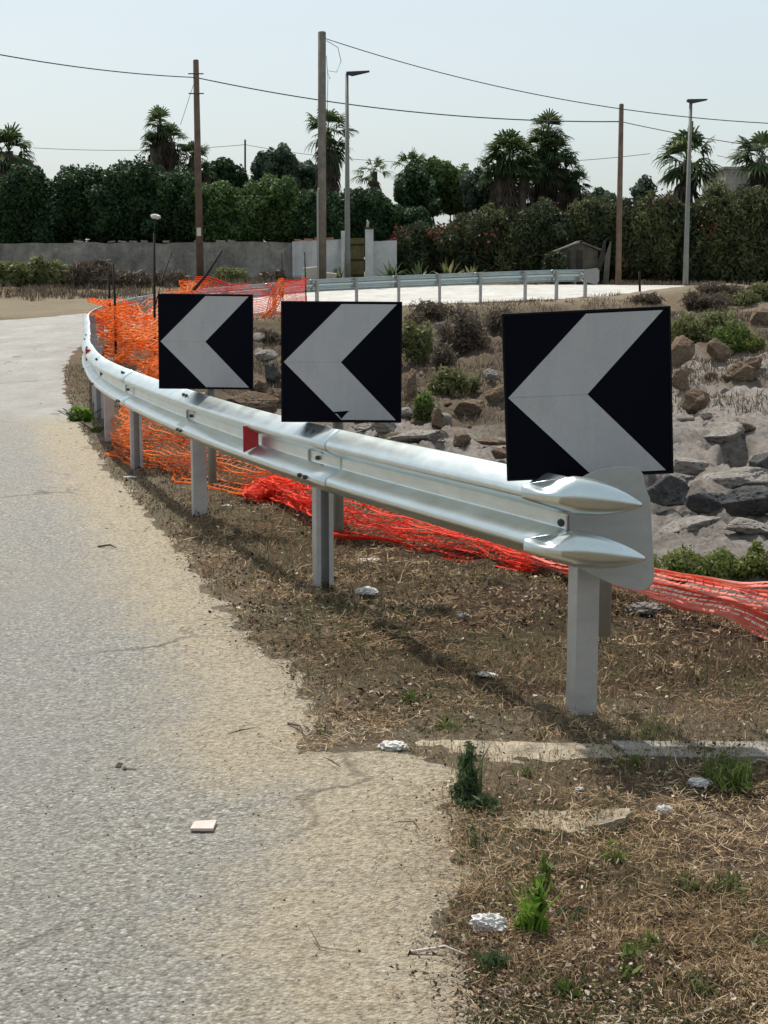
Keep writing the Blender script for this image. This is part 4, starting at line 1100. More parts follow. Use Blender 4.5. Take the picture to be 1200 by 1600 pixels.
net('safety_netting', [st(a, b, c, Yd=y_) for a, b, c, y_ in O2], M['net_orange'], 'crumpled orange netting heaped along the inside of the bend left of the signs', rows=24, cell=.09, fold=.20, jit=.10, sw=.014, seed=12, folds=5)
O3 = [(164, 520, 474, 28.5), (180, 522, 478, 29.5), (205, 530, 490, 30), (232, 540, 482, 30), (255, 536, 462, 31), (285, 530, 448, 32.5), (303, 528, 434, 34), (318, 524, 434, 34.5)]
net('safety_netting', [st(a, b, c, Yd=y_) for a, b, c, y_ in O3], M['net_orange'], 'orange netting behind the farthest chevron sign tied up to the leaning branch', rows=26, cell=.11, fold=.16, jit=.10, sw=.014, seed=15, folds=4)
O4 = [(308, 500, 432, 34), (340, 512, 437, 35), (378, 514, 444, 36), (405, 512, 448, 37), (430, 500, 442, 37.6), (445, 486, 437, 38), (462, 474, 437, 38.2), (478, 470, 434, 38.4)]
net('safety_netting', [st(a, b, c, Yd=y_) for a, b, c, y_ in O4], M['net_red'], 'taut thin reddish netting across the road between the first two chevron signs', rows=22, cell=.15, fold=.05, jit=.05, sw=.011, seed=19, folds=2)
O5 = [(398, 512, 505, 36.6), (415, 500, 485, 36.8), (428, 482, 460, 37), (438, 462, 438, 37.2), (446, 455, 436, 37.4)]
net('safety_netting', [st(a, b, c, Yd=y_) for a, b, c, y_ in O5], M['net_orange'], 'gathered pale orange band of netting right of the farthest chevron sign', rows=12, cell=.08, fold=.10, jit=.05, sw=.02, seed=22, folds=3)

def rod(p0, p1, rad, label, mat='rebar', name='rebar_rod', cat='rebar', bend=0):
    p0 = Vector(p0); p1 = Vector(p1); mid = p0.lerp(p1, .5) + Vector((bend, 0, 0))
    m = MB(); m.tube([p0, mid, p1], [rad, rad * .95, rad * .8], 7); o = m.build(name, M[mat], loc=tuple(p0), smooth=True); tag(o, label, cat, 'rods holding up the netting')
rod(pY(172, 500, 26.3), pY(170, 415, 26.3), .021, 'dark rebar rod at the far left end of the orange netting')
rod(pY(181, 556, 24.0), pY(177, 411, 24.0), .021, 'thicker dark rebar rod second from the left in the netting', bend=.01)
rod(pY(242, 560, 22.0), pY(241, 336 + 28, 22.0), .020, 'tallest straight rebar rod just left of the farthest chevron sign')
rod(pY(243, 476, 30), pY(269, 392, 30), .016, 'thin rod leaning right behind the tallest rebar rod', bend=-.03)
rod(pY(292, 466, 33.8), pY(347, 391, 33.8), .035, 'crooked dark branch leaning above the farthest chevron sign', 'board_dark', 'branch', 'branch', .05)
rod(pY(443, 500, 38), pY(440, 395, 38), .014, 'thin rod standing in the netting left of the middle chevron sign')
rod(pY(479, 500, 38.5), pY(476, 394, 38.5), .018, 'thin rod at the right end of the netting near the thick pole')
rod(pY(1000, 466, 44), pY(999, 424, 44), .035, 'short lone rusty stake on the far roadside right of the guardrail', name='marker_stake', cat='stake')
# plastic scrap caught high on the tall rod
m = MB(); c = pY(242, 338, 22)
o = None
V, F = core([(c.x, c.y, c.z, .06, .05, .035), (c.x + .04, c.y, c.z - .012, .04, .05, .03)], 1.0, 4)
o = mesh_np('plastic_scrap', V, F, M['paper'], loc=tuple(c)); tag(o, 'small white plastic scrap dangling above the tallest rebar rod', 'plastic scrap')
rod(pY(241, 365, 22.0), pY(242, 340, 22.0), .006, 'thin wire end tying the white scrap to the tallest rod', 'wire', 'wire', 'wire')

# stones stacked by thick pole
for k, (a, b, w, lab) in enumerate([(486, 424, .62, 'beige block stacked on another at the foot of the thick grey pole'), (487, 434, .75, 'lower beige block at the foot of the thick grey pole'), (517, 433, .45, 'tan stone right of the thick grey pole foot')]):
    c = pY(a, b, 61.5); m = MB(); m.box(c, (w, .4, .34), Matrix.Rotation(.1 * (k - 1), 3, 'Y'))
    o = m.build('stone_block', M['plaster_beige'], loc=tuple(c), bevel=.05); tag(o, lab, 'stone block')

# ------------------------------------------------------------------ ROCKS
def rock_mesh(name, size, seed, mat, ncut=17, sub=5, rough=.075):
    bm = bmesh.new(); bmesh.ops.create_icosphere(bm, subdivisions=sub, radius=1.0)
    co = np.array([tuple(v.co) for v in bm.verts]); rg = np.random.default_rng(seed)
    r = np.full(len(co), 1.15)
    for i in range(ncut):
        nv = rg.normal(size=3); nv /= np.linalg.norm(nv); dd = rg.uniform(.50, .88)
        dp = co @ nv; r = np.where(dp > 1e-3, np.minimum(r, dd / np.maximum(dp, 1e-3)), r)
    r = r + (fbm(co[:, 0] * 3 + 20 + seed, co[:, 1] * 3 + 20, co[:, 2] * 3 + 20, oct=5, seed=seed, gain=.7) - .5) * rough * 4
    co = co * r[:, None] * np.array(size)
    for v, c in zip(bm.verts, co): v.co = c
    me = bpy.data.meshes.new(name); bm.to_mesh(me); bm.free(); me.materials.append(mat)
    me.polygons.foreach_set('use_smooth', np.ones(len(me.polygons), dtype=bool))
    return me
def rock(px, py, wpx, hpx, label, mat='rock_brown', seed=None, name='boulder', group='loose boulders in the hollow', cat='boulder', zoff=0):
    seed = seed if seed is not None else int(px * 3 + py)
    g = gp(px, py + hpx * .42); s = ppm(g.y, H - g.z)
    sx = wpx / s / 2; szz = hpx / s / 2; z = g.z + szz * .75 + zoff
    me = rock_mesh(name, (sx * 1.05, (sx + szz) * .5, szz * 1.05), seed, M[mat])
    o = bpy.data.objects.new(name, me); COL.objects.link(o); o.location = (g.x, g.y + sx * .5, z); o.rotation_euler = (0, random.uniform(-.15, .15), random.uniform(0, .6))
    tag(o, label, cat, group); return o
rocks = [
 (1088, 632, 62, 46, 'dark brown boulder nearest to the right edge of largest sign', 'rock_brown'),
 (1162, 588, 60, 40, 'tan boulder with a pale top resting on the open rock shelf', 'rock_brown'),
 (1126, 556, 50, 38, 'angular brown boulder below the feathery green shrub', 'rock_brown'),
 (1062, 552, 40, 62, 'tall brown boulder hugging the upper right edge of the largest sign', 'rock_brown'),
 (1178, 572, 40, 26, 'flat brown boulder behind the pale topped one', 'rock_brown'),
 (1065, 598, 48, 34, 'rough brown boulder stacked above the darkest one by largest sign', 'rock_brown'),
 (1104, 652, 30, 14, 'small flat stone beside the darkest boulder', 'rock_grey'),
 (1190, 500, 40, 34, 'reddish brown rock outcrop at the right edge under the far road', 'rock_brown'),
 (1160, 470, 44, 20, 'low pinkish rock below the far road at right', 'rock_grey'),
 (641, 606, 30, 62, 'tall orange-brown boulder touching the right edge of the middle sign', 'rock_brown'),
 (641, 648, 38, 24, 'pale pinkish slab under the orange-brown boulder', 'rock_grey'),
 (600, 676, 36, 30, 'rounded beige boulder peeking over the rail below middle sign', 'rock_grey'),
 (568, 672, 40, 16, 'flat beige slab at the rail under the middle sign', 'rock_grey'),
 (685, 655, 22, 44, 'narrow rust brown upright stone right of the middle sign', 'rock_brown'),
 (655, 684, 92, 26, 'long beige slab lying along the rail right of the middle sign', 'rock_grey'),
 (740, 638, 58, 32, 'reddish rough boulder midway between middle and largest signs', 'rock_brown'),
 (775, 620, 40, 30, 'brown boulder beside the reddish rough one', 'rock_brown'),
 (722, 690, 40, 28, 'ochre lumpy stone just above the rail between two larger signs', 'rock_brown'),
 (770, 692, 60, 16, 'flat ridge of brown stone left of the largest sign', 'rock_brown'),
 (782, 710, 34, 20, 'rust brown stone touching the largest sign lower left edge', 'rock_brown'),
 (770, 588, 36, 20, 'pinkish stone low on the slope left of the largest sign', 'rock_grey'),
 (690, 520, 30, 16, 'grey stone high on the slope right of the middle sign', 'rock_grey'),
 (412, 556, 34, 20, 'pale angular slab between the two left signs', 'rock_grey'),
 (424, 586, 34, 44, 'dark broken rock between the two left signs', 'rock_dark'),
 (406, 604, 26, 34, 'rusty dark rock below the pale slab between left signs', 'rock_brown'),
 (392, 634, 90, 34, 'large brown buttress rock rising just above the rail between left signs', 'rock_brown'),
 (436, 620, 36, 30, 'brown broken rock by the left edge of the middle sign', 'rock_brown'),
 (1046, 778, 92, 56, 'black weathered limestone block right of the end plate', 'rock_dark'),
 (1112, 786, 96, 52, 'dark pitted limestone block left of the crevice end', 'rock_dark'),
 (1178, 792, 100, 56, 'dark overhanging limestone block under pale crust at the right edge', 'rock_dark'),
 (1160, 752, 130, 36, 'broad pale limestone slab above the dark blocks', 'rock_grey'),
 (1075, 730, 84, 34, 'pale limestone slab touching the lower right corner of largest sign', 'rock_grey'),
 (1196, 730, 60, 52, 'dark limestone wall of the upper crevice at the right edge', 'rock_dark'),
 (1140, 694, 90, 34, 'smooth grey limestone hump above the upper crevice', 'rock_grey'),
 (1085, 822, 120, 22, 'low pale limestone shelf in front of the dark blocks', 'rock_grey'),
 (1180, 832, 110, 24, 'low pale limestone shelf behind the creeping plants at right', 'rock_grey'),
]
for (a, b, w, h, lab, mt) in rocks: rock(a, b, w, h, lab, mt)
protos = [rock_mesh('stone', (1, .8, .62), 900 + k, M[['rock_brown', 'rock_grey'][k % 2]], sub=3, ncut=12) for k in range(6)]
cnt = 0
while cnt < 150:
    x = random.uniform(-3, 8); y = random.uniform(9, 38)
    arr = terrain(np.array([x]), np.array([y]), True)
    if arr[2][0] < .35: continue
    if float(fbm(np.array([x * .5]), np.array([y * .5]), oct=3, seed=77)[0]) < .47: continue
    if y < 14 and x > 1.5 and random.random() < .8: continue
    sc = random.uniform(.035, .12) * (1 + .02 * y) if random.random() < .9 else random.uniform(.14, .22)
    o = bpy.data.objects.new('stone', protos[cnt % 6]); COL.objects.link(o)
    o.location = (x, y, arr[0][0] + sc * .25); o.scale = (sc, sc, sc); o.rotation_euler = (random.uniform(-.3, .3), random.uniform(-.3, .3), random.uniform(0, 6.28))
    tag(o, 'small loose brown or grey stone scattered in the rocky hollow', 'stone', 'small stones scattered in the rocky hollow'); cnt += 1

# shrubs of the hollow
def bush(px, py, wpx, hpx, label, mat, n=2200, size=.035, long=3.5, up=.6, corek=.0, cat='bush'):
    g = gp(px, py + hpx * .45); s = ppm(g.y, H - g.z); w = wpx / s / 2; h = hpx / s
    root = empty('scrub_bush', tuple(g), label, cat, 'scrub bushes in the rocky hollow')
    bl = [(g.x + random.gauss(0, .42) * w, g.y + random.uniform(-.3, .3) * w, g.z + h * random.uniform(.12, .62), w * random.uniform(.22, .42), w * .4, h * random.uniform(.18, .42)) for _ in range(11)]
    C, A, B, t = leaf_cloud(bl, n, size, int(px), shell=(.1, 1.35), long=long, up=up, freq=3)
    V, F, T = quads(C, A, B, t); mesh_np('foliage', V, F, mat, root, attrs=dict(tint=T))
    m = MB(); limbs(m, g - Vector((0, 0, .03)), [b[:3] for b in bl], .012); m.build('stem', M['trunk'], root)
bush(650, 532, 54, 62, 'soft green bush right of the upper edge of the middle sign', M['leaf_shrub'], 3200, .035)
bush(700, 596, 60, 46, 'thin olive green bush on the slope between the two larger signs', M['leaf_shrub'], 2400, .030)
bush(664, 640, 34, 50, 'fresh green bush beside the pinkish slab right of middle sign', M['leaf_weed'], 1800, .028)
bush(728, 522, 70, 72, 'dark brown twiggy bush between the two larger signs', M['leaf_twig'], 4200, .022, 6)
bush(680, 492, 90, 30, 'low brown scrub below the far guardrail beside the middle sign', M['leaf_twig'], 2600, .028, 5)
bush(775, 500, 60, 40, 'brown scrub touching the largest sign upper left corner', M['leaf_twig'], 2200, .026, 5)
bush(1100, 514, 92, 52, 'feathery green shrub on the slope right of the largest sign', M['leaf_shrub'], 5000, .034)
bush(1150, 530, 60, 50, 'dense green shrub on the slope near the right edge', M['leaf_weed'], 2600, .034)
bush(1085, 474, 80, 24, 'low brown scrub below the far road at right', M['leaf_twig'], 2200, .034, 5)
bush(1165, 468, 70, 26, 'olive scrub along the far road at the right edge', M['leaf_shrub'], 2000, .034)
bush(735, 610, 26, 20, 'small olive tuft beside the reddish rough boulder', M['leaf_shrub'], 700, .024)
bush(800, 655, 14, 40, 'green sprig against the left edge of the largest sign', M['leaf_weed'], 500, .02)
bush(600, 690, 20, 14, 'little green sprig by the rounded beige boulder', M['leaf_weed'], 300, .02)
def leafy(px, py, wpx, hpx, label, mat, n, size, name='leafy_plant', cat='plant'):
    g = gp(px, py + hpx * .5); s = ppm(g.y, H - g.z); w = wpx / s / 2; h = hpx / s
    root = empty(name, tuple(g), label, cat)
    bl = [(g.x + random.uniform(-1, 1) * w, g.y + random.uniform(-.6, .6) * w, g.z + h * random.uniform(.0, .45), w * random.uniform(.15, .35), w * .3, h * random.uniform(.2, .45)) for _ in range(16)]
    C, A, B, t = leaf_cloud(bl, n, size, int(px), shell=(.1, 1.25), long=2.2, up=.3, freq=6)
    V, F, T = quads(C, A, B, t); mesh_np('foliage', V, F, mat, root, attrs=dict(tint=T))
    m = MB(); limbs(m, g - Vector((0, 0, .02)), [b[:3] for b in bl], .006); m.build('stem', M['trunk'], root)
leafy(1078, 872, 120, 52, 'yellow-green creeping plant behind the pinkish netting near the end plate', M['leaf_yellow'], 6500, .016)
leafy(1165, 872, 100, 46, 'yellow-green creeping plant behind the pinkish netting at the right edge', M['leaf_yellow'], 5600, .016)
leafy(1240, 880, 90, 46, 'yellow-green creeping plant just past the right edge', M['leaf_shrub'], 2000, .022)
bush(1010, 466, 60, 12, 'low brown scrub hiding the near edge of the far road', M['leaf_twig'], 1600, .03, 5)
bush(1130, 456, 80, 20, 'brown scrub on top of the mound before the far road', M['leaf_twig'], 2400, .03, 5)
bush(1195, 456, 60, 24, 'grey green scrub on the mound at the right edge of view', M['leaf_shrub'], 2200, .03, 4)
bush(645, 498, 40, 26, 'brown scrub by the upper right corner of the middle sign', M['leaf_twig'], 1500, .024, 5)
bush(690, 560, 50, 40, 'sparse brown scrub on the slope below the green bush', M['leaf_twig'], 1600, .02, 5)
bush(425, 528, 50, 30, 'dark brown scrub between the two left signs under the netting', M['leaf_twig'], 1600, .024, 5)
bush(1180, 540, 40, 30, 'yellowish scrub at the right edge on the slope', M['leaf_yellow'], 1500, .024, 4)
leafy(127, 646, 28, 26, 'bright green leafy weed at the road edge left of the guardrail', M['leaf_bright'], 420, .05, 'weed', 'weed')
leafy(150, 672, 10, 10, 'tiny yellow-green weed just below the bright leafy one', M['leaf_weed'], 120, .035, 'weed', 'weed')

# ------------------------------------------------------------------ kerb and slabs by the verge
def slab(pix, z0, th, mat, name, label, cat, seed=0, nsub=14, jag=.012):
    P = [pz(a, b, 0) for a, b in pix]; out = []
    for i in range(len(P)):
        a = P[i]; b = P[(i + 1) % len(P)]
        for k in range(nsub):
            q = a.lerp(b, k / nsub); w = float(fbm(np.array([q.x * 22 + seed]), np.array([q.y * 22.]), oct=3, seed=seed)[0]) - .5
            w2 = float(fbm(np.array([q.x * 22 + seed]), np.array([q.y * 22.]), oct=3, seed=seed + 5)[0]) - .5
            out.append(Vector((q.x + w * jag * 4, q.y + w2 * jag * 4, 0)))
    zt = np.mean([tz(q.x, q.y) for q in out])
    m = MB(); m.extrude([(q.x, q.y, zt - .08) for q in out], (0, 0, .08 + z0)); c = out[0]
    o = m.build(name, mat, loc=(c.x, c.y, zt)); tag(o, label, cat); return o
slab([(640, 1155), (700, 1154), (820, 1158), (952, 1162), (978, 1180), (900, 1186), (820, 1193), (720, 1186), (660, 1176)], .004, .05, M['concrete_tan'], 'concrete_slab', 'dusty tan concrete strip across the verge before the first post', 'concrete slab', 3)
slab([(955, 1160), (1080, 1161), (1300, 1162), (1310, 1184), (1100, 1186), (985, 1184)], .012, .05, M['concrete'], 'kerb_stone', 'grey concrete kerb continuing the tan strip to the right edge', 'kerb', 4, jag=.004)
slab([(800, 1285), (820, 1276), (900, 1272), (985, 1270), (978, 1284), (930, 1296), (890, 1309), (860, 1304), (806, 1302)], .013, .05, M['concrete_tan'], 'concrete_slab', 'cracked tan concrete slab set in the dry litter below the strip', 'concrete slab', 6)

# ------------------------------------------------------------------ litter, straw, grass on the verge
def sample_verge(n, ymin=2.9, ymax=11, xr=.36):
    u = rng.random(n)
    if ymin > 5: u = rng.random(n) ** 1.15
    y = 1 / np.sqrt(1 / ymin ** 2 - u * (1 / ymin ** 2 - 1 / ymax ** 2))
    x = rng.uniform(-xr, xr, n) * y + 0.0
    z, sd, g, rk, cr, dr, hin = terrain(x, y, True)
    return x, y, z, sd, g
ux = lambda v: v / np.linalg.norm(v, axis=1, keepdims=True)
def ground_strips(n, lmin, lmax, wmin, wmax, mat, name, label, tilt=.25, edge=.09, ymax=16, dens=None, tfun=None, lift=.006, ymin=2.9):
    x, y, z, sd, g = sample_verge(n, ymax=ymax, ymin=ymin)
    pr = np.where(sd < -.0, 1.0, np.exp(-np.maximum(sd, 0) / edge) * .55) * (g < .6)
    nz_ = fbm(x * 2.2 + len(name), y * 2.8, oct=4, seed=101, gain=.6)
    pr = pr * np.clip((nz_ - .36) * 4.2, .12, 1.25) if dens is None else pr * dens(x, y)
    if ymin > 5: pr = pr * sst(5.3, 7.6, y + (fbm(x * 1.6, y * 1.6, oct=3, seed=115) - .5) * 2.4)
    k = rng.random(n) < pr
    x, y, z, sd = x[k], y[k], z[k], sd[k]; m = len(x)
    z = np.where(sd > 0, z + .006, z)
    az = rng.random(m) * np.pi; tl = rng.normal(size=m) * tilt
    d = np.stack([np.cos(az) * np.cos(tl), np.sin(az) * np.cos(tl), np.sin(tl)], 1)
    L = rng.uniform(lmin, lmax, m) * (rng.random(m) * .6 + .4); W = rng.uniform(wmin, wmax, m) * (1 + .12 * np.maximum(0, y - 4))
    s = ux(np.cross(d, np.stack([rng.normal(size=m) * .5, rng.normal(size=m) * .5, np.ones(m)], 1)))
    C = np.stack([x, y, z + lift + np.abs(d[:, 2]) * L * .45 + rng.random(m) * .012], 1)
    bend = s * (rng.normal(size=m) * .12 * L)[:, None]
    a = C - d * (L / 2)[:, None]; b = C + bend; c = C + d * (L / 2)[:, None]
    sw = s * (W / 2)[:, None]
    V = np.stack([a - sw * .5, a + sw * .5, b + sw, b - sw, c + sw * .3, c - sw * .3], 1).reshape(-1, 3)
    i = np.arange(m)[:, None] * 6
    F = np.concatenate([i + np.array([[0, 1, 2, 3]]), i + np.array([[3, 2, 4, 5]])])
    t = rng.random(m) if tfun is None else tfun(x, y, m)
    o = mesh_np(name, V, F, mat, attrs=dict(tint=np.repeat(t, 6)))
    tag(o, label, None, None, 'stuff'); return o
ground_strips(150000, .012, .075, .0010, .0028, M['straw'], 'dry_straw', 'dry straw and stalk litter covering the verge', tfun=lambda x, y, m: np.clip(.22 + .58 * rng.random(m) + .6 * (fbm(x * 1.4, y * 1.4, oct=3, seed=111) - .5) - .26 * sst(5.0, 5.8, y) , 0, 1))
ground_strips(70000, .005, .022, .003, .010, M['chips'], 'leaf_litter', 'dark leaf litter and chips covering the verge', tilt=.4, edge=.045, tfun=lambda x, y, m: rng.random(m) ** 1.6)
ground_strips(1300, .008, .03, .006, .014, M['chips'], 'pale_chips', 'pale chips among the verge litter', tilt=.3, tfun=lambda x, y, m: np.full(m, .97))
ground_strips(900, .06, .22, .002, .005, M['chips'], 'dead_twigs', 'dead twigs lying on the verge', tilt=.06, edge=.15, tfun=lambda x, y, m: rng.random(m) * .6)
ground_strips(80000, .03, .10, .0025, .0045, M['straw'], 'dry_straw', 'dry straw mat on the verge behind the guardrail', ymin=5.1, ymax=20, tfun=lambda x, y, m: np.clip(.02 + .55 * rng.random(m) + 1.0 * (fbm(x * 1.8, y * 1.8, oct=4, seed=113) - .5), 0, 1))
ground_strips(45000, .010, .035, .006, .014, M['chips'], 'leaf_litter', 'dark leaf litter on the verge behind the guardrail', tilt=.5, edge=.05, ymin=5.1, ymax=20, tfun=lambda x, y, m: rng.random(m) ** 1.4)
# short dry grass
def verge_grass(n, hgt, wid, mat, name, label, thr, seed, tint, ymax=14, ymin=2.9):
    x, y, z, sd, g = sample_verge(n, ymax=ymax, ymin=ymin)
    k = (sd < .0) & (g < .5) & (fbm(x * 2.0, y * 2.0, oct=4, seed=seed) > thr)
    if ymin > 5: k &= rng.random(n) < sst(5.3, 8.0, y + (fbm(x * 1.6, y * 1.6, oct=3, seed=116) - .5) * 2.4)
    pts = np.stack([x, y, z - .003], 1)[k]
    w = wid * (1 + .12 * np.maximum(0, pts[:, 1] - 4))
    return blades(name, pts, hgt, w, mat, label, None, 'stuff', spread=1.1, tint=tint)
verge_grass(60000, .040, .0011, M['straw'], 'withered_grass', 'short withered grass standing on the verge', .47, 120, .42)
verge_grass(45000, .055, .0018, M['straw'], 'withered_grass', 'withered grass standing behind the guardrail', .44, 122, .38, ymin=5.1, ymax=19)
verge_grass(26000, .05, .0018, M['leaf_shrub'], 'olive_grass', 'olive grass along the guardrail', .50, 133, .25, ymin=5.1, ymax=19)
verge_grass(42000, .032, .0011, M['leaf_shrub'], 'olive_grass', 'thin olive green grass growing on the verge', .50, 131, .30)
verge_grass(7000, .028, .003, M['leaf_weed'], 'sprouting_weeds', 'tiny green sprouts on the verge', .62, 141, .25, ymax=7)
# verge beside the bend
x = rng.uniform(-5.3, -1.0, 26000); y = rng.uniform(10, 25, 26000); ok = (seg_dist(x, y, RAIL) < 1.3) & (~inside(x, y, ROAD))
x, y = x[ok], y[ok]
blades('bend_grass', np.stack([x, y, terrain(x, y)], 1), .03, .004, M['leaf_twig'], 'low brown grass along the guardrail round the bend', None, 'stuff', spread=1.0)

def tuft(px, py, hpx, n, label, mat, wpx=40, wid=.0022, spread=.8, tint=.5, name='grass_tuft', leafy_n=0, group='green weeds on the verge', leafsize=.012):
    g = gp(px, py); s = ppm(g.y, H); h = hpx / s; r = wpx / s / 2
    root = empty(name, tuple(g), label, 'weed', group)
    a = rng.random(n) * 6.283; rr = rng.random(n) * r * .6
    pts = np.stack([g.x + np.cos(a) * rr, g.y + np.sin(a) * rr, np.full(n, g.z - .005)], 1)
    blades('blades', pts, h, wid, mat, parent=root, spread=spread, tint=tint)
    if leafy_n:
        bl = [(g.x + random.gauss(0, .5) * r * (1.1 - f), g.y + random.gauss(0, .4) * r, g.z + h * f, r * random.uniform(.12, .3), r * .25, h * .13) for f in (.05, .1, .15, .22, .3, .36, .45, .55, .66, .8)]
        C, A, B, t = leaf_cloud(bl, leafy_n, leafsize, int(px), shell=(.1, 1.5), long=3.2, up=.8, freq=10)
        V, F, T = quads(C, A, B, t); mesh_np('leaves', V, F, mat, root, attrs=dict(tint=T))
tuft(736, 1258, 98, 34, 'bluish green bushy weed at the asphalt corner below tan strip', M['leaf_bluegreen'], 70, .002, .45, .6, leafy_n=900, leafsize=.008)
tuft(748, 1268, 30, 30, 'low dark green spreading weed right of the bushy weed', M['leaf_bluegreen'], 66, .003, 1.4, .3, leafy_n=260, leafsize=.010)
tuft(832, 1465, 84, 60, 'bright green broad bladed grass clump beside the white crumpled tissue', M['leaf_bright'], 70, .0042, .55, .75, leafy_n=160, leafsize=.016)
tuft(850, 1400, 60, 12, 'upright green sprigs above the bright grass clump', M['leaf_weed'], 44, .0034, .3, .45, leafy_n=60, leafsize=.010)
tuft(1150, 1236, 60, 90, 'wide green grass patch at the right edge under the kerb', M['leaf_weed'], 130, .0022, .9, .4, leafy_n=100, leafsize=.010)
tuft(1110, 1228, 52, 40, 'thin green stalks left of the wide grass patch', M['leaf_weed'], 70, .0016, .7, .4)
tuft(740, 1330, 44, 16, 'thin sprig at the asphalt edge left of the cracked slab', M['leaf_bluegreen'], 34, .0016, .4, .5, leafy_n=60, leafsize=.006)
tuft(1010, 1490, 26, 60, 'low green weed patch under the middle of the lower verge', M['leaf_weed'], 110, .0026, 1.3, .5, leafy_n=140, leafsize=.010)
tuft(900, 1440, 24, 50, 'low dark weed right of the bright grass clump', M['leaf_bluegreen'], 80, .002, 1.3, .5, leafy_n=90, leafsize=.008)
tuft(1140, 1392, 24, 50, 'low dull green weed near the right edge of the lower verge', M['leaf_shrub'], 90, .002, 1.2, .3, leafy_n=90, leafsize=.008)
tuft(770, 1520, 34, 30, 'small dark weed below the bright grass clump near the asphalt', M['leaf_bluegreen'], 74, .002, 1.0, .5, leafy_n=200, leafsize=.009)
for q_, (a_, b_, h_, n_, w_) in enumerate([(960, 1350, 22, 30, 60), (1180, 1480, 30, 40, 80), (880, 1560, 26, 36, 70), (1090, 1560, 24, 30, 70), (990, 1205, 22, 26, 50), (820, 1215, 20, 22, 44), (640, 1100, 16, 30, 60), (560, 1010, 14, 30, 60)]):
    tuft(a_, b_, h_, n_, ['sparse dry-green tuft left of centre below the kerb', 'sparse tuft at the lower right edge of the verge', 'low tuft at the bottom edge right of the asphalt', 'sparse tuft at the bottom edge of the lower verge', 'small tuft just under the kerb joint', 'small tuft just under the tan concrete strip', 'flat tuft on the verge above the left tip of tan strip', 'flat tuft on the roadside verge below the second post'][q_], M['leaf_shrub' if q_ % 2 else 'leaf_weed'], w_, .0018, 1.1, .35, leafy_n=50, leafsize=.008)
tuft(1070, 1390, 20, 26, 'tiny sprig left of the dull green weed', M['leaf_shrub'], 50, .002, 1.2, .4, leafy_n=40, leafsize=.008)
tuft(700, 1140, 16, 50, 'low green weed just above the tan concrete strip', M['leaf_weed'], 90, .0018, 1.0, .3, leafy_n=60, leafsize=.007)
tuft(845, 1155, 26, 26, 'small green tuft left of the first post foot', M['leaf_shrub'], 50, .0018, .8, .3)
tuft(1010, 1160, 40, 120, 'dry olive grass fringe along the kerb right of the first post', M['leaf_shrub'], 190, .0016, .8, .3)
tuft(505, 1150, 20, 30, 'short dark weed at the lower left tip of the dirt verge', M['leaf_bluegreen'], 44, .0018, .9, .2)

# white litter scraps
def scrap(px, py, wpx, hpx, label, mat='paper', seed=0, flat=.5, kind='litter_scrap', cat='litter'):
    g = gp(px, py + hpx * .3); s = ppm(g.y, H - g.z); w = wpx / s / 2; h = max(.005, hpx / s / 2 * flat)
    bm = bmesh.new(); bmesh.ops.create_icosphere(bm, subdivisions=4, radius=1)
    co = np.array([tuple(v.co) for v in bm.verts])
    r = .65 + .9 * (fbm(co[:, 0] * 2 + seed + 9, co[:, 1] * 2 + 9, co[:, 2] * 2 + 9, oct=4, seed=seed, gain=.75) - .2)
    rid = np.abs(fbm(co[:, 0] * 2.6 + seed, co[:, 1] * 2.6 + 7, co[:, 2] * 2.6 + 7, oct=3, seed=seed + 2, gain=.6) - .5) * 2.2
    co = co * (r - rid * .6)[:, None] * np.array([w * 1.1, w * .7, h * 1.3])
    for v, c in zip(bm.verts, co): v.co = c
    me = bpy.data.meshes.new(kind); bm.to_mesh(me); bm.free(); me.materials.append(M[mat])
    o = bpy.data.objects.new(kind, me); COL.objects.link(o); o.location = (g.x, g.y, g.z + h * .8); o.rotation_euler = (0, 0, random.uniform(-.4, .4))
    tag(o, label, cat, 'pale litter on the ground')
scr = [(765, 1450, 62, 34, 'largest crumpled white tissue beside the bright green grass clump', 'paper', .9),
       (614, 1168, 48, 18, 'crumpled white tissue at the left tip of the tan concrete strip', 'paper', .7),
       (1092, 1229, 36, 18, 'white paper scrap left of the wide grass patch', 'paper', .7),
       (1037, 1270, 30, 18, 'white folded scrap right of the cracked slab', 'paper', .7),
       (905, 1234, 16, 10, 'small white scrap above the cracked slab', 'paper', .6),
       (912, 1474, 20, 9, 'small white scrap right of the bright grass clump', 'paper', .6),
       (725, 1490, 16, 8, 'small white pebble below the crumpled tissue', 'paper', .7),
       (573, 926, 36, 16, 'white plastic scrap just right of the second post foot', 'paper', .8),
       (409, 909, 26, 8, 'thin white scrap left of the second post', 'paper', .5),
       (203, 746, 20, 6, 'white scrap near the fourth post foot', 'paper', .5),
       (575, 875, 34, 8, 'pale stick-like scrap behind the second post', 'paper', .6),
       (725, 964, 24, 12, 'white scrap in the middle of the dark verge', 'paper', .7),
       (760, 1056, 34, 10, 'flat pale scrap in the rail shadow left of the first post', 'paper', .5),
       (1175, 1190, 14, 8, 'tiny white scrap by the kerb at the right', 'paper', .6),
       (1008, 952, 66, 22, 'rough white stone lying under the pinkish netting', 'rock_grey', .7),
       (783, 1282, 14, 6, 'tiny pale chip left of the cracked slab', 'paper', .6),
       (640, 1290, 6, 4, 'tiny pale chip on the dusty asphalt', 'paper', .6),
       (355, 790, 18, 5, 'thin pale scrap behind the third post', 'paper', .5)]
for k, (a, b, w, h, lab, mt, fl) in enumerate(scr): scrap(a, b, w, h, lab, mt, 30 + k, fl)
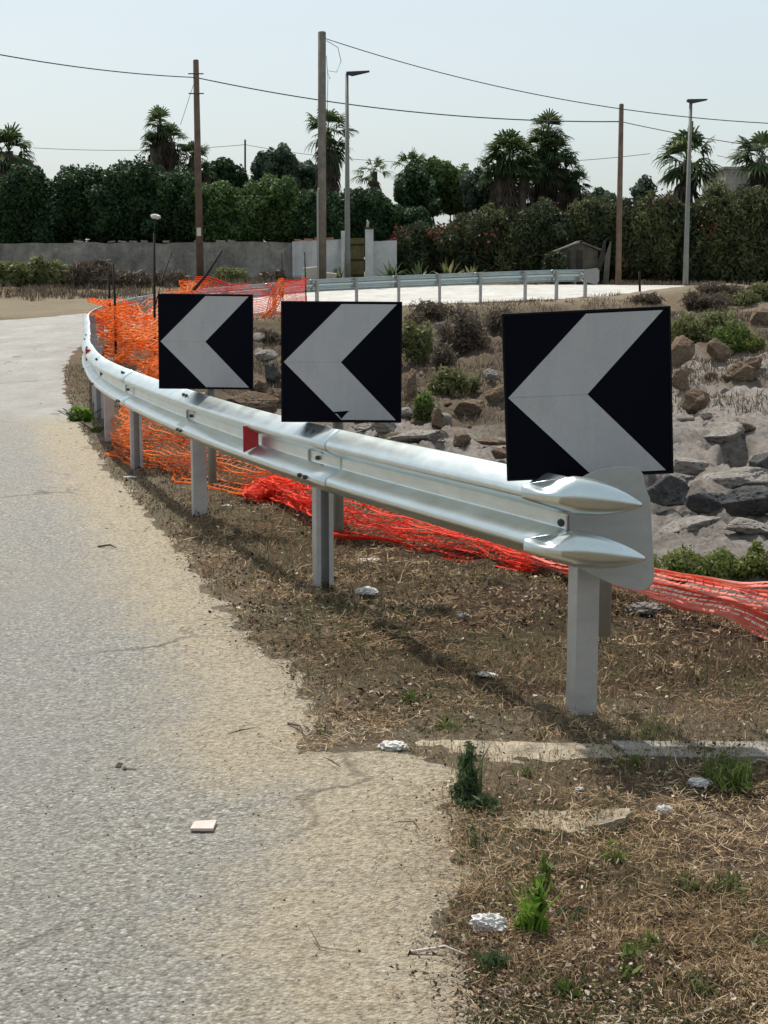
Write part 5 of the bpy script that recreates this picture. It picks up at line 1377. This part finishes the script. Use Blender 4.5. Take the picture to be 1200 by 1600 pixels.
# flat cardboard piece on the asphalt
c = pz(318, 1294, .0); m = MB()
q = [pz(297, 1299, .010), pz(304, 1287, .010), pz(339, 1285, .010), pz(333, 1299, .010)]
m.extrude(q, (0, 0, .009)); o = m.build('cardboard_piece', M['cardboard'], loc=tuple(c), bevel=.001); tag(o, 'flat pinkish cardboard piece lying on the asphalt', 'litter')
c = pz(190, 1197, .008)
C = np.array([tuple(pz(186, 1195, .014)), tuple(pz(194, 1200, .012))]); A = np.array([(.012, .008, .004), (.009, -.004, .003)]); B = np.array([(-.004, .009, .006), (.003, .008, .004)])
V, F, T = quads(C, A, B, np.array([.1, .1])); V = np.concatenate([V, V + [0, 0, -.003]]); F = np.concatenate([F, F + 8])
V = np.concatenate([V, np.array([tuple(pz(194, 1199, .008)), tuple(pz(213, 1201, .008)), tuple(pz(213, 1203, .008)), tuple(pz(194, 1202, .008))])]); F = np.concatenate([F, [[16, 17, 18, 19]]])
o = mesh_np('dead_leaf', V, F, M['darkleaf'], loc=tuple(c)); tag(o, 'dark shrivelled leaf lying alone on the asphalt', 'leaf')
def twig(a, b, lab, rad=.004, mat='darkleaf'):
    p0 = pz(*a, .010); p1 = pz(*b, .012); mid = p0.lerp(p1, .55) + Vector((.01, .012, .012))
    m = MB(); m.tube([p0, mid, p1], [rad, rad * .9, rad * .4], 6); o = m.build('twig', M[mat], loc=tuple(p0)); tag(o, lab, 'twig', 'twigs on the road edge')
twig((450, 1130), (476, 1150), 'short dark green twig at the lower tip of the verge')
twig((640, 1488), (730, 1492), 'pale straight twig on the dusty asphalt edge below the tissue', .004, 'cardboard')
twig((153, 854), (182, 856), 'dark twig on the asphalt left of the third post', .006)
twig((262, 838), (292, 836), 'dark twig on the dusty edge below third post', .005)

# asphalt pebbles
x = rng.uniform(-1.4, .5, 700); y = rng.uniform(3.0, 7.5, 700); ok = inside(x, y, ROAD); x, y = x[ok], y[ok]; n = len(x)
bm = bmesh.new(); bmesh.ops.create_icosphere(bm, subdivisions=1, radius=1); ic = np.array([tuple(v.co) for v in bm.verts]); fc = np.array([[v.index for v in f.verts] for f in bm.faces]); bm.free()
s_ = rng.uniform(.0015, .0045, n)
s_ *= .6
V = (ic[None] * s_[:, None, None] * np.array([1.3, 1, .7]) + np.stack([x, y, np.full(n, .008)], 1)[:, None]).reshape(-1, 3)
F = (fc[None] + (np.arange(n) * len(ic))[:, None, None]).reshape(-1, 3)
o = mesh_np('road_grit', V, F, M['chips'], attrs=dict(tint=np.repeat(rng.random(n), len(ic)))); tag(o, 'grit and tiny pebbles strewn on the asphalt', None, None, 'stuff')

# ------------------------------------------------------------------ light, sky, camera
SUN_AZ = math.atan2(-.37, .93)   # direction of the sun in plan: towards the far end, a little left
SUN_EL = R(57)
sd_ = Vector((math.sin(SUN_AZ) * math.cos(SUN_EL), math.cos(SUN_AZ) * math.cos(SUN_EL), math.sin(SUN_EL)))
sun = bpy.data.lights.new('sun', 'SUN'); sun.energy = 4.6; sun.angle = R(1.2); sun.color = (1, .955, .88)
so = bpy.data.objects.new('sun', sun); COL.objects.link(so); so.rotation_euler = sd_.to_track_quat('Z', 'Y').to_euler()
w = bpy.data.worlds.new('World'); SC.world = w; w.use_nodes = True; nt = w.node_tree
bg = nt.nodes['Background']
sky = nt.nodes.new('ShaderNodeTexSky'); sky.sky_type = 'NISHITA'; sky.sun_disc = False
sky.sun_elevation = SUN_EL; sky.sun_rotation = SUN_AZ; sky.dust_density = 3.0; sky.air_density = 1.0; sky.altitude = 5
mx = nt.nodes.new('ShaderNodeMix'); mx.data_type = 'RGBA'; mx.inputs[0].default_value = .55
nt.links.new(sky.outputs[0], mx.inputs[6]); 
tc = nt.nodes.new('ShaderNodeTexCoord'); mpw = nt.nodes.new('ShaderNodeMapping'); mpw.inputs['Scale'].default_value = (1, 1, 3.5)
nt.links.new(tc.outputs['Generated'], mpw.inputs['Vector'])
hz = nt.nodes.new('ShaderNodeTexNoise'); hz.inputs['Scale'].default_value = 2.2; hz.inputs['Detail'].default_value = 4; nt.links.new(mpw.outputs[0], hz.inputs['Vector'])
hr = nt.nodes.new('ShaderNodeValToRGB'); hr.color_ramp.elements[0].position = .35; hr.color_ramp.elements[1].position = .7
hr.color_ramp.elements[0].color = (.905, .945, .97, 1); hr.color_ramp.elements[1].color = (1, 1, 1, 1); nt.links.new(hz.outputs['Fac'], hr.inputs[0])
vm = nt.nodes.new('ShaderNodeVectorMath'); vm.operation = 'MULTIPLY'; vm.inputs[1].default_value = (7.0, 7.85, 8.05); nt.links.new(hr.outputs[0], vm.inputs[0])
nt.links.new(vm.outputs[0], mx.inputs[7])
nt.links.new(mx.outputs[2], bg.inputs[0]); bg.inputs[1].default_value = .11
cam = bpy.data.cameras.new('camera'); co = bpy.data.objects.new('camera', cam); COL.objects.link(co)
co.location = (0, 0, H); co.rotation_euler = (math.pi / 2 - TH, 0, 0)
cam.sensor_fit = 'HORIZONTAL'; cam.sensor_width = 36; cam.lens = 72; cam.clip_end = 3000; cam.clip_start = .05
SC.camera = co
SC.view_settings.view_transform = 'Standard'; SC.view_settings.look = 'None'; SC.view_settings.exposure = .12; SC.view_settings.gamma = 1
SC.render.resolution_x = 768; SC.render.resolution_y = 1024
try:
    SC.cycles.max_bounces = 6; SC.cycles.transparent_max_bounces = 8
except Exception: pass
